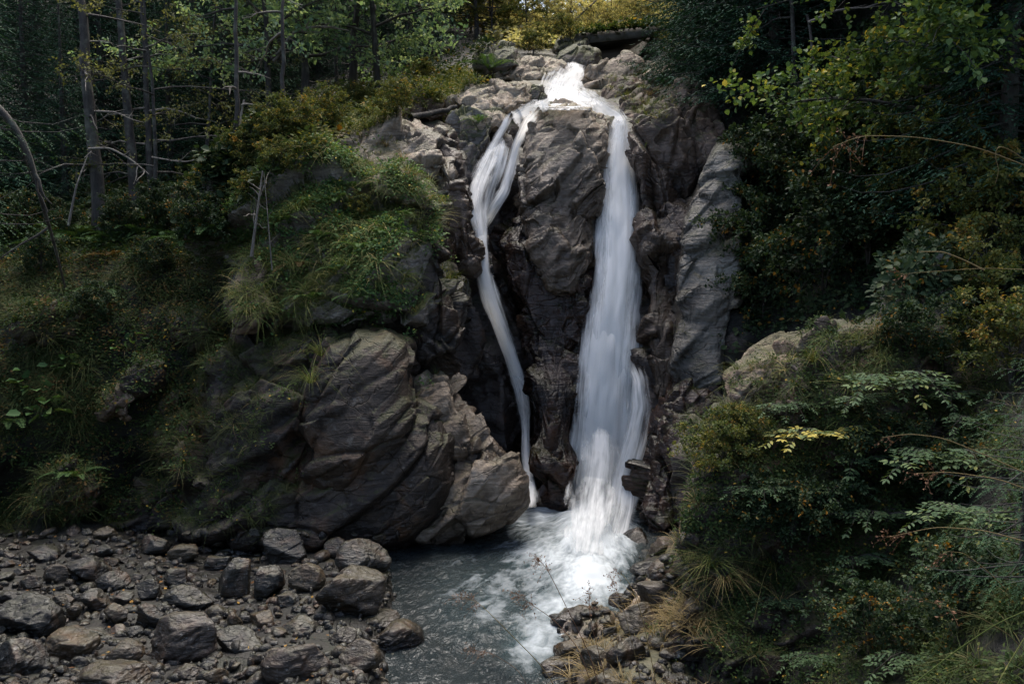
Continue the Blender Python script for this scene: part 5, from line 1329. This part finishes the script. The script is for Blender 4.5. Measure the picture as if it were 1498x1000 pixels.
# fallen log
lp0, lp1 = P(598, 172, 22.6), P(668, 158, 23.6)
v, f = tubes([((lp1 - lp0) * np.linspace(0, 1, 10)[:, None] + np.random.default_rng(3).normal(0, .02, (10, 3)), np.linspace(.085, .06, 10))], 10)
tag(link('fallen_log', make_mesh('fallen_log', v, f, mats=[M['bark_grey']], smooth=True), loc=lp0), 'weathered fallen log lying beside the broken grey rocks', 'log')

# alder above the knoll, twiggy yellowish tree, autumn trees, hazel
ALD = leafy_meshes(61, 7.0, 3.4, 16, 9, 6, 10, .13, 'alder', base=.25, up=.5)
plant('alder_tree', ALD, TP, 'grey green leafy alder above the grassy plateau', 'tree', at(455, 160, 27), .5, 1.05)
plant('alder_tree', ALD, TP, 'alder at the left end of the leafy row above the knoll', 'tree', at(395, 170, 25.5), 2.5, .95)
plant('alder_tree', ALD, TP, 'tall alder at the back of the leafy row above the knoll', 'tree', at(510, 140, 30), 4.2, 1.25)
ALD2 = leafy_meshes(62, 6.0, 2.6, 14, 8, 5, 10, .12, 'alder', base=.2, up=.6)
plant('alder_tree', ALD2, TP, 'smaller leafy alder standing right of the grey green alder', 'tree', at(555, 130, 28.5), .5, 1.15)
TWG = leafy_meshes(63, 7.5, 2.6, 14, 8, 5, 7, .07, 'twig_leaf', base=.15, up=.12, droop=.12, tmean=.3, r0=.06)
plant('twiggy_tree', TWG, TP, 'sparse twiggy tree with flat yellowish sprays in the shade', 'tree', at(235, 305, 21.5), .9, 1.0)
plant('twiggy_tree', TWG, TP, 'faint sparse tree behind the sparse twiggy tree', 'tree', at(300, 290, 26), 2.9, 1.0)
AUT = [leafy_meshes(64 + k, 9, 4.0, 15, 9, 5, 10, .20, ('autumn', 'olive')[k % 2], base=.1, up=.5, stems=1, tmean=.5) for k in range(2)]
for px, Y, s, k, lab in ((700, 44, .8, 1, 'olive leaved tree behind the mossy boulder'), (980, 48, .8, 1, 'olive autumn tree between bridge and spruce'), (660, 56, 1.0, 1, 'olive tree between the bluish spruce and autumn trees'), (720, 46, .6, 0, None), (690, 64, 1.1, 0, None), (1000, 64, 1.0, 1, None), (730, 80, 1.2, 0, None), (650, 76, 1.2, 1, None)):
    plant('autumn_tree', AUT[k], TP, lab or 'one of the yellow autumn trees merging on the hillside beyond the bridge', 'tree', at(px, 60, Y), rt.uniform(0, 6.28), s, 'autumn trees around the bridge' if lab else 'merging autumn trees beyond the bridge')
plant('maple_tree', AUT[0], TP, 'orange leaved tree top at the upper edge of the forest', 'tree', at(290, 200, 38) + np.array([0, 0, 6]), 1.1, .8) if False else None
for px, py_, Y, s in ((770, 60, 43, .34), (800, 60, 45, .4), (835, 60, 44, .32), (865, 40, 45, .36), (895, 40, 46, .4), (925, 40, 46, .34), (960, 40, 46, .42), (990, 60, 44, .36), (745, 60, 46, .4), (815, 50, 49, .5), (880, 40, 50, .5), (940, 40, 51, .5), (720, 60, 44, .34), (690, 60, 46, .36)) + tuple((740 + 13 * k + (k * 37) % 11, 40, 48 + (k * 7) % 17, .30 + .05 * ((k * 5) % 5)) for k in range(18)):
    if Y > 53 and 755 < px < 868: continue
    plant('autumn_bush', AUT[0 if px > 780 else 1], TP, 'one of the golden bushes crowding the slope behind the bridge', 'bush', at(px, py_, Y), rt.uniform(0, 6.28), s, 'golden bushes behind the bridge')
HAZ = leafy_meshes(71, 6.5, 3.1, 22, 10, 8, 14, .098, 'hazel', base=.1, up=.45, droop=.35, asp=.8, tmean=.36, clump=.22)
plant('hazel_tree', HAZ, TP, 'large hazel with yellowing leaves hanging over the gorge', 'tree', at(1405, 300, 14.9) + np.array([0, -.2, -.2]), .7, 1.0)
HAZ2 = leafy_meshes(72, 5, 2.2, 16, 9, 6, 10, .11, 'hazel', base=.1, up=.45, droop=.3, asp=.8, tmean=.28)
plant('hazel_tree', HAZ2, TP, 'smaller greener hazel at the right of the large hazel', 'tree', at(1500, 330, 13.9), 2.2, 1.0)

# shrubs
SHR = [leafy_meshes(81 + k, 1.7, 1.25, 8, 6, 4, 9, .085, 'shrub', 'bark_dark', base=.1, up=.6, stems=4, r0=.018, trunkname='stems') for k in range(3)]
OLV = [leafy_meshes(91 + k, 1.3, .95, 8, 6, 4, 9, .06, 'olive', 'bark_dark', base=.1, up=.6, stems=4, r0=.014, trunkname='stems') for k in range(2)]
SP = ('stems', 'crown')
for px, py, s, k, lab in ((1130, 300, 1.0, 0, 'dark shrub touching the top of the pale slab'), (1130, 400, 1.0, 1, 'dark shrub beside the middle of the pale slab'), (1115, 470, .9, 2, 'dark shrub at the foot of the pale slab'), (1200, 330, 1.2, 0, 'dark shrub below the tip of the hazel'),
                         (1205, 430, 1.1, 1, 'dark shrub in the hollow above the outcrop slab'), (1270, 400, 1.1, 2, 'dark shrub left of the moss capped boulder'), (1290, 310, 1.2, 1, 'dark shrub under the middle of the hazel'), (1240, 260, 1.2, 2, 'dark shrub in shadow behind the hazel branches'), (1160, 240, 1.0, 0, 'dark shrub under the dense spruce'), (1340, 350, 1.0, 0, 'dark shrub above the moss capped boulder')):
    plant('shrub', SHR[k], SP, lab, 'shrub', at(px, py), rt.uniform(0, 6.28), s, 'dark shrubs of the right gorge side')
for px, py, s, k, lab in ((1400, 320, 1.3, 0, 'reddish olive bush below the smaller hazel'), (1460, 380, 1.2, 1, 'olive bush at the right edge above the long grass'), (1450, 470, .9, 0, 'golden olive bush among the long grass'), (1480, 560, .8, 1, 'golden bush at the right edge beside pale leaves'), (1050, 700, .6, 0, 'small olive bush on the corner of the rock bank'), (1085, 650, .38, 1, 'tiny leaved bush below the pale shoulder slab')):
    plant('bush', OLV[k], SP, lab, 'bush', at(px, py), rt.uniform(0, 6.28), s, 'olive bushes of the right bank')
for px, py, s, k, lab in ((400, 260, .9, 0, 'yellowish bush crowning the grassy knoll'), (455, 250, .7, 1, 'low bush behind the knoll ferns'), (520, 320, .6, 0, 'small bush on the knoll front'), (370, 300, .8, 1, 'bush beside the bleached branch top'), (580, 170, .9, 0, 'bush at the plateau edge near broken rocks'), (520, 165, 1.1, 1, 'bush below the grey green alder'), (470, 190, 1.1, 0, 'bush at the left end of the broad slab'), (620, 120, 1.0, 1, 'bush in front of the bluish spruce'), (780, 80, 1.4, 0, 'bush by the left bridge abutment'), (1000, 100, 1.3, 1, 'yellow bush under the bridge end'), (962, 80, 1.5, 0, 'golden bush hiding the right end of the bridge'), (820, 62, 1.2, 0, 'bush overgrowing the bridge abutment top'),
                         (420, 215, 1.2, 0, 'bush where the knoll meets the forest'), (350, 250, 1.1, 1, 'bush at the foot of the leaning dead stick'), (300, 300, .9, 0, 'bush above the pale rock patch')):
    plant('bush', OLV[k], SP, lab, 'bush', at(px, py), rt.uniform(0, 6.28), s * .62, 'olive bushes of the left bank')

for px, py, s, k, lab in ((1180, 800, .5, 0, 'small dark shrub on the bank under the leafy sprays'), (1290, 700, .5, 1, 'small dark shrub behind the middle leafy spray'), (1110, 780, .4, 2, 'small dark shrub at the corner of the bank'), (1390, 740, .5, 0, 'dark shrub before the young spruce'), (1270, 960, .45, 1, 'dark shrub at the bottom of the bank'), (1400, 940, .45, 2, 'dark shrub at the foot of the young spruce'), (1350, 540, .5, 0, 'dark shrub on the ridge end')):
    plant('shrub', SHR[k], SP, lab, 'shrub', at(px, py), rt.uniform(0, 6.28), s, 'small dark shrubs of the rock bank')
for px, py, s, k, lab in ((20, 352, .7, 0, 'dark shrub on the rim of the slope at the far left'), (95, 350, .55, 1, 'dark shrub on the slope rim left of the old trunk'), (180, 352, .6, 2, 'dark shrub on the slope rim before the grey trunk'), (250, 345, .7, 0, 'dark shrub on the slope rim before the slim trunk'), (300, 352, .6, 1, 'dark shrub where the slope rim meets the knoll'), (60, 400, .5, 2, 'low dark shrub on the upper slope'), (230, 400, .45, 0, 'low dark shrub in the middle of the upper slope'), (140, 470, .45, 1, 'low dark shrub on the lower slope')):
    plant('shrub', SHR[k], SP, lab, 'shrub', at(px, py), rt.uniform(0, 6.28), s, 'dark shrubs of the left slope')
# ferns
FRN = [fern_mesh(101 + k, 9, .75, 'fern') for k in range(3)]
for px_, py_ in ((420, 330), (470, 350), (500, 400), (540, 320), (575, 380), (390, 420), (590, 320), (450, 300), (520, 440), (610, 350)):
    plant('fern', (FRN[int(rt.integers(3))],), ('fronds',), 'one of the small green ferns scattered over the grassy knoll', 'fern', at(px_, py_), rt.uniform(0, 6.28), rt.uniform(.45, .75), 'small ferns of the knoll')
FRD = fern_mesh(105, 7, .8, 'fern_dry')
for k, (px, py, s, me, lab) in enumerate((
    (440, 395, 1.0, 'd', 'rusty brown fern on the front of the knoll'), (455, 440, .8, 0, 'yellow green fern below the rusty fern'), (530, 370, .9, 1, 'green fern on the right front of the knoll'), (560, 350, .8, 2, 'fern near the right edge of the knoll'), (490, 300, .8, 0, 'fern on the middle of the knoll'), (520, 280, .7, 1, 'fern below the smooth grey slab'),
    (330, 370, .9, 2, 'fern above the pointed grey rock'), (300, 345, 1.0, 0, 'fern at the edge of the left slope top'), (210, 335, 1.2, 1, 'fern at the feet of the straight grey trunk'), (120, 355, 1.2, 2, 'fern left of the lichen covered trunk foot'), (60, 370, 1.2, 0, 'fern in the shade at the far left'), (170, 380, 1.0, 'd', 'brown tinged fern on the upper left slope'), (260, 320, 1.1, 1, 'fern between trunk foot and pale rock patch'),
    (15, 620, 1.0, 2, 'fern at the left edge of the slope'), (110, 700, 1.0, 0, 'fern above the stones at the left'), (715, 105, 1.6, 1, 'ferns in front of the mossy boulder'), (700, 180, .7, 2, 'small fern on the mossy wall by the fall'),
    (150, 430, 1.0, 0, 'fern in the middle of the upper slope'), (480, 480, .6, 1, 'fern on top of the layered face'), (90, 455, 1.0, 1, 'fern on the dark ledge of the slope'))):
    m_ = FRD if me == 'd' else FRN[me]
    plant('fern', (m_,), ('fronds',), lab, 'fern', at(px, py), rt.uniform(0, 6.28), s, 'ferns')
for k in range(16):
    px_ = 8 + k * 20 + rt.uniform(-6, 6)
    plant('fern', (FRN[k % 3],), ('fronds',), 'one of the dark ferns crowding the rim of the left slope under the trunks', 'fern', at(px_, 344 + rt.uniform(-7, 22)), rt.uniform(0, 6.28), rt.uniform(.9, 1.35), 'ferns along the rim of the left slope')
FRB = fern_mesh(109, 7, .62, 'fern', npin=30, arch=.35)
plant('fern', (FRB,), ('fronds',), 'broad fern spreading low on the right rock bank', 'fern', at(1265, 900) + np.array([0, -.25, .05]), 2.2, 1.0, 'ferns', (R(12), 0))
plant('fern', (FRB,), ('fronds',), 'fern under the young spruce on the right bank', 'fern', at(1340, 900) + np.array([0, -.25, 0]), .2, .9, 'ferns', (R(10), 0))
plant('fern', (FRB,), ('fronds',), 'drooping fern above the right bank near the young spruce', 'fern', at(1320, 720) + np.array([0, -.2, 0]), 1.2, .7, 'ferns')

# pinnate leaved sprays on the right bank
def elder(seed, nst, L, leafl, tmean):
    rs = np.random.default_rng(seed)
    tr, LP, LD, LU, LL, LT = [], [], [], [], [], []
    for s_ in range(nst):
        az = rs.uniform(3.3, 6.1) ; l = L * rs.uniform(.6, 1.1)
        d = np.array([math.cos(az), math.sin(az) * .7, 0])
        q = np.linspace(0, 1, 9)
        c = d * (l * q)[:, None] + np.array([0, 0, 1.]) * (l * (.75 * q - .62 * q ** 2))[:, None] + rs.normal(0, .01, (9, 3)).cumsum(0)
        tr.append((c, np.linspace(.007, .002, 9)))
        for k in range(2, 9):
            for sg in (-1, 1):
                if k == 8 and sg > 0: continue
                pd = unit(d * .6 + np.array([-d[1], d[0], 0]) * sg * .9 + np.array([0, 0, .25])) if k < 8 else unit(d + np.array([0, 0, -.2]))
                pl = leafl * rs.uniform(1.6, 2.6)
                w = np.linspace(0, 1, 5)
                r_ = c[k] + pd * (pl * w)[:, None] - np.array([0, 0, 1.]) * (.3 * pl * w ** 2)[:, None]
                tr.append((r_, np.full(5, .0016)))
                tb = rs.normal(tmean, .14)
                for j in (1.6, 2.7, 4.0):
                    bse = np.array([np.interp(j, np.arange(5), r_[:, i]) for i in range(3)])
                    sdv = unit(np.cross(pd, np.array([0, 0, 1.])))
                    dirs = [sdv + pd * .55, -sdv + pd * .55] + ([pd] if j == 4.0 else [])
                    for dd in dirs:
                        LP.append(bse); LD.append(dd + rs.normal(0, .12, 3) - np.array([0, 0, .25])); LU.append(np.array([0, 0, 1.]) + rs.normal(0, .25, 3)); LL.append(leafl * rs.uniform(.75, 1.2)); LT.append(np.clip(tb + rs.normal(0, .08), 0, 1))
    p = np.array(LP); d = unit(np.array(LD)); u = np.array(LU); ln = np.array(LL)[:, None]
    s = unit(np.cross(d, u)); n = np.cross(s, d); w = ln * .42
    cols = [p, p + d * ln * .28 + s * w * .42 + n * w * .06, p + d * ln * .6 + s * w * .46 - n * w * .02, p + d * ln - n * w * .25, p + d * ln * .6 - s * w * .46 - n * w * .02, p + d * ln * .28 - s * w * .42 + n * w * .06, p + d * ln * .3 - n * w * .08, p + d * ln * .65 - n * w * .16]
    V = np.stack(cols, 1).reshape(-1, 3)
    b = np.arange(len(p))[:, None] * 8
    F = np.concatenate([b + np.array([[0, 1, 6, 6]]), b + np.array([[6, 1, 2, 7]]), b + np.array([[7, 2, 3, 3]]), b + np.array([[0, 6, 5, 5]]), b + np.array([[6, 7, 4, 5]]), b + np.array([[7, 3, 4, 4]])])
    tri = F[:, 2] == F[:, 3]
    T3 = np.concatenate([F[tri][:, :3], F[~tri][:, [0, 1, 2]], F[~tri][:, [0, 2, 3]]])
    tv, tf = tubes(tr, 4)
    return make_mesh('stems', tv, tf, mats=[M['bark_dark']], smooth=True), make_mesh('leaves', V, T3, np.repeat(np.array(LT), 8), [M['elder']])
EL = [elder(121, 6, 1.1, .088, .50), elder(122, 5, .95, .080, .38), elder(123, 5, 1.0, .085, .88), elder(124, 7, .8, .066, .32)]
for px, py, rz, s, k, lab in ((1200, 640, 0.2, 1.0, 2, 'yellowing leafy spray over the dark bank'), (1300, 570, .3, 1.0, 0, 'pale green leafy spray on the rock ridge'), (1370, 590, .1, 1.0, 1, 'pale leafy spray right of the ridge spray'), (1250, 680, -.2, .9, 1, 'green leafy spray under the yellowing spray'),
                              (1390, 680, 0, 1.0, 0, 'leafy spray between ridge and young spruce'), (1200, 720, .2, .8, 1, 'dark green leafy spray pointing at the pool'), (1240, 820, 0, .8, 1, 'leafy spray above the broad fern'), (1330, 660, .3, 1., 1, 'leafy spray in the middle of the right bank'), (1440, 760, -.3, .8, 0, 'leafy spray before the young spruce'), (1200, 960, .2, .7, 3, 'low leafy spray at the lower bank'), (1150, 600, .5, .8, 3, 'small dark leafy spray on the shoulder slab edge'), (1120, 720, .1, .7, 3, 'small spray hanging over the corner of the bank'), (1280, 760, -.4, 1.0, 3, 'fine dark spray in the deepest shade of the bank'),
                              (1370, 800, .6, .9, 3, 'fine spray left of the young spruce'), (1290, 880, .9, .8, 3, 'fine spray beside the broad fern'), (1340, 960, .3, .9, 3, 'fine dark spray at the bottom edge'), (1420, 620, .5, .9, 3, 'fine spray under the golden bush'), (1250, 590, .7, .8, 3, 'fine spray at the foot of the ridge'), (1160, 880, .1, .7, 3, 'fine spray below the dark hanging tussock')):
    plant('leafy_spray', EL[k], ('stems', 'leaves'), lab, 'plant', at(px, py) + np.array([0, -.05, 0]), rz, s, 'pinnate leafy sprays of the right bank')

# butterbur like round leaves at the left
BB = [herb_arrays(np.random.default_rng(140 + k), 26, .34, .22, .95) for k in range(2)]
for px, py, k, s, lab in ((45, 570, 0, 1.0, 'clump of round green leaves at the left edge'), (70, 610, 1, 1.1, 'clump of round leaves with a yellow leaf'), (190, 510, 0, .8, 'round leaved clump in the middle of the slope'), (100, 540, 1, .8, 'small round leaved clump above the yellow leaf')):
    V, F, T = BB[k]
    plant('leafy_clump', (make_mesh('leaves', V, F, T, [M['herb']]),), ('leaves',), lab, 'plant', at(px, py), rt.uniform(0, 6), s, 'round leaved clumps')

# grass tussocks
def tussock(seed, n, L, w, matn, curl=1.3):
    V, F, T = blade_arrays(np.random.default_rng(seed), n, L, .08, w, 6, curl)
    return make_mesh('blades', V, F, T, [M[matn]])
TS = [tussock(151, 110, .8, .008, 'grass'), tussock(152, 120, .7, .007, 'straw', 1.7), tussock(153, 120, .95, .007, 'grass', 1.7)]
for px, py, k, s, lab in ((1440, 440, 2, 1.3, 'long green tussock at the right edge'), (1400, 430, 1, 1.1, 'straw tussock beside the moss capped boulder'), (1480, 500, 0, 1.2, 'green tussock by the golden bush'), (1375, 520, 2, .8, 'tussock hanging over the ridge end'), (1290, 490, 1, .6, 'small straw tussock on the ridge crest'), (1190, 530, 2, .6, 'tussock hanging down the shoulder slab'), (1060, 850, 1, .75, 'brown straw tussock hanging on the rock bank'), (1040, 830, 2, .7, 'green tussock behind the brown straw tussock'), (1130, 830, 2, .8, 'dark tussock hanging under the leafy spray'),
                          (590, 235, 1, .9, 'straw tussock on the striated rock face'), (565, 215, 1, .7, 'straw tussock at the broad slab'), (600, 260, 1, .8, 'straw tussock above the smooth grey slab'), (470, 520, 2, 1.0, 'green tussock between layered face and brown boulder'), (455, 560, 2, 1.0, 'tussock hanging low beside the brown boulder'), (950, 140, 1, .6, 'tiny straw tussock on the dark faceted boulder'), (550, 420, 2, .9, 'tussock on the lower knoll edge'), (1410, 350, 1, 1.1, 'straw tussock below the reddish bush'), (1330, 440, 1, .5, 'short straw tussock on the moss capped boulder')):
    plant('grass_tussock', (TS[k],), ('blades',), lab, 'grass', at(px, py), rt.uniform(0, 6.28), s, 'grass tussocks')

# dry stalks with seed heads close to the camera
def stalk(label, pts, r, head, seed, name='dry_grass', mat='straw', group='dry stalks at the pool'):
    rs = np.random.default_rng(seed)
    p = np.array([P(a, b, c) for a, b, c in pts])
    s0 = np.linspace(0, 1, len(p)); q = np.linspace(0, 1, 24)
    c = np.stack([np.interp(q, s0, p[:, k]) for k in range(3)], 1)
    for _ in range(3): c[1:-1] = (c[:-2] + 2 * c[1:-1] + c[2:]) / 4
    base = c[0].copy(); c = c - base
    root = empty(name, base); tag(root, label, 'grass', group)
    v, f = tubes([(c, np.linspace(r, r * .35, 24))], 5)
    link('stem', make_mesh('stem', v, f, np.full(len(v), rs.uniform(.1, .7)), [M[mat]]), root)
    if head > 0:
        polys = []; LP, LD, LL = [], [], []
        tip = unit(c[-1] - c[-4])
        for j in range(int(head)):
            a = c[-1 - int(rs.integers(0, 7))]; d = unit(tip * .7 + rs.normal(0, .55, 3)); l = rs.uniform(.03, .10)
            w = np.linspace(0, 1, 4); br_ = a + d * (l * w)[:, None] - np.array([0, 0, 1.]) * (l * .35 * w ** 2)[:, None]
            polys.append((br_, np.full(4, .0007)))
            for z in (1, 2, 3):
                for _ in range(2): LP.append(br_[z] + rs.normal(0, .004, 3)); LD.append(d + rs.normal(0, .7, 3)); LL.append(rs.uniform(.008, .016))
        tv, tf = tubes(polys, 3)
        V, F = quads(np.array(LP), np.array(LD), rs.normal(size=(len(LP), 3)), np.array(LL), np.array(LL) * .6, .2)
        link('seed_head', make_mesh('seed_head', np.concatenate([tv, V]), np.concatenate([tf, F + len(tv)]), np.concatenate([np.full(len(tv), .5), rs.random(len(V))]), [M['seed']]), root)
    return root
stalk('dry stalk with brown head leaning over the white foam', [(890, 1060, 5.6), (865, 960, 5.5), (835, 900, 5.4), (800, 830, 5.3), (785, 815, 5.3)], .0035, 26, 201, mat='seed')
stalk('dry stalk with low brown head nearest the narrow pool edge', [(850, 1080, 5.6), (800, 980, 5.5), (740, 920, 5.4), (700, 880, 5.4), (672, 872, 5.4)], .0035, 24, 202, mat='straw')
stalk('dry stalk with bushy head just right of pool centre', [(885, 1070, 5.7), (850, 950, 5.6), (810, 905, 5.6), (780, 885, 5.5), (755, 868, 5.5)], .003, 24, 203, mat='seed')
stalk('dry stalk with head among the foam edge stones', [(900, 1060, 5.5), (880, 970, 5.4), (862, 900, 5.3), (862, 858, 5.3)], .003, 22, 204, mat='seed')
stalk('bent straw stalk with hooked tip at right shore', [(970, 1050, 5.8), (940, 900, 5.6), (925, 860, 5.6), (912, 840, 5.6), (900, 838, 5.6)], .003, 8, 205)
stalk('thin stalk with faint head low over the stones', [(800, 1060, 5.5), (760, 980, 5.4), (720, 955, 5.3), (690, 950, 5.3)], .0025, 18, 206, mat='seed')
stalk('thin dry stalk in front of the ledge stones', [(950, 1060, 5.6), (930, 960, 5.6), (910, 880, 5.6), (896, 850, 5.6)], .0025, 14, 207)
# long arching blades at the right edge
for k, (lab, pts, r, head) in enumerate((
    ('long arching grass stem crossing the hazel', [(1520, 250, 3.2), (1430, 215, 3.1), (1340, 200, 3.1), (1260, 198, 3.0), (1218, 215, 3.0)], .0022, 10),
    ('bent yellow blade with hooked end at the right edge', [(1520, 250, 3.0), (1480, 220, 3.0), (1460, 213, 3.0), (1455, 228, 3.0), (1462, 250, 3.0), (1456, 268, 3.0)], .0022, 0),
    ('long straw stem above the moss capped boulder', [(1520, 395, 3.6), (1440, 392, 3.6), (1350, 398, 3.6), (1310, 402, 3.6)], .0016, 4),
    ('pale bristly grass head over the dark hollow', [(1440, 395, 4.2), (1410, 380, 4.2), (1380, 368, 4.2), (1345, 368, 4.2)], .004, 0),
    ('straw stem arching over the leafy sprays', [(1520, 700, 4), (1440, 665, 4), (1380, 640, 4), (1330, 634, 4), (1290, 640, 4)], .003, 4),
    ('pair of straw stems before the young spruce', [(1530, 800, 3.6), (1440, 775, 3.6), (1370, 770, 3.6), (1300, 785, 3.6)], .0025, 8),
    ('upper straw stem before the young spruce', [(1530, 725, 3.6), (1460, 700, 3.6), (1390, 690, 3.6), (1340, 692, 3.6)], .0025, 10),
    ('hooked straw stem left of the young spruce', [(1470, 860, 3.8), (1440, 830, 3.8), (1410, 808, 3.8), (1385, 806, 3.8)], .002, 5),
    ('broad green blade crossing the lower right corner', [(1310, 1020, 3.2), (1400, 950, 3.1), (1460, 910, 3.0), (1530, 880, 3.0)], .003, 0),
    ('second green blade at the lower right corner', [(1440, 1040, 3.0), (1470, 980, 3.0), (1500, 930, 3.0), (1530, 890, 3.0)], .0035, 0),
    ('thin straw stem along the lower right edge', [(1530, 990, 3.2), (1480, 930, 3.2), (1430, 900, 3.2), (1360, 880, 3.2)], .002, 5))):
    stalk(lab, pts, r, head, 220 + k, 'arching_grass', 'straw' if 'green' not in lab else 'grass', 'long stems at the right edge')
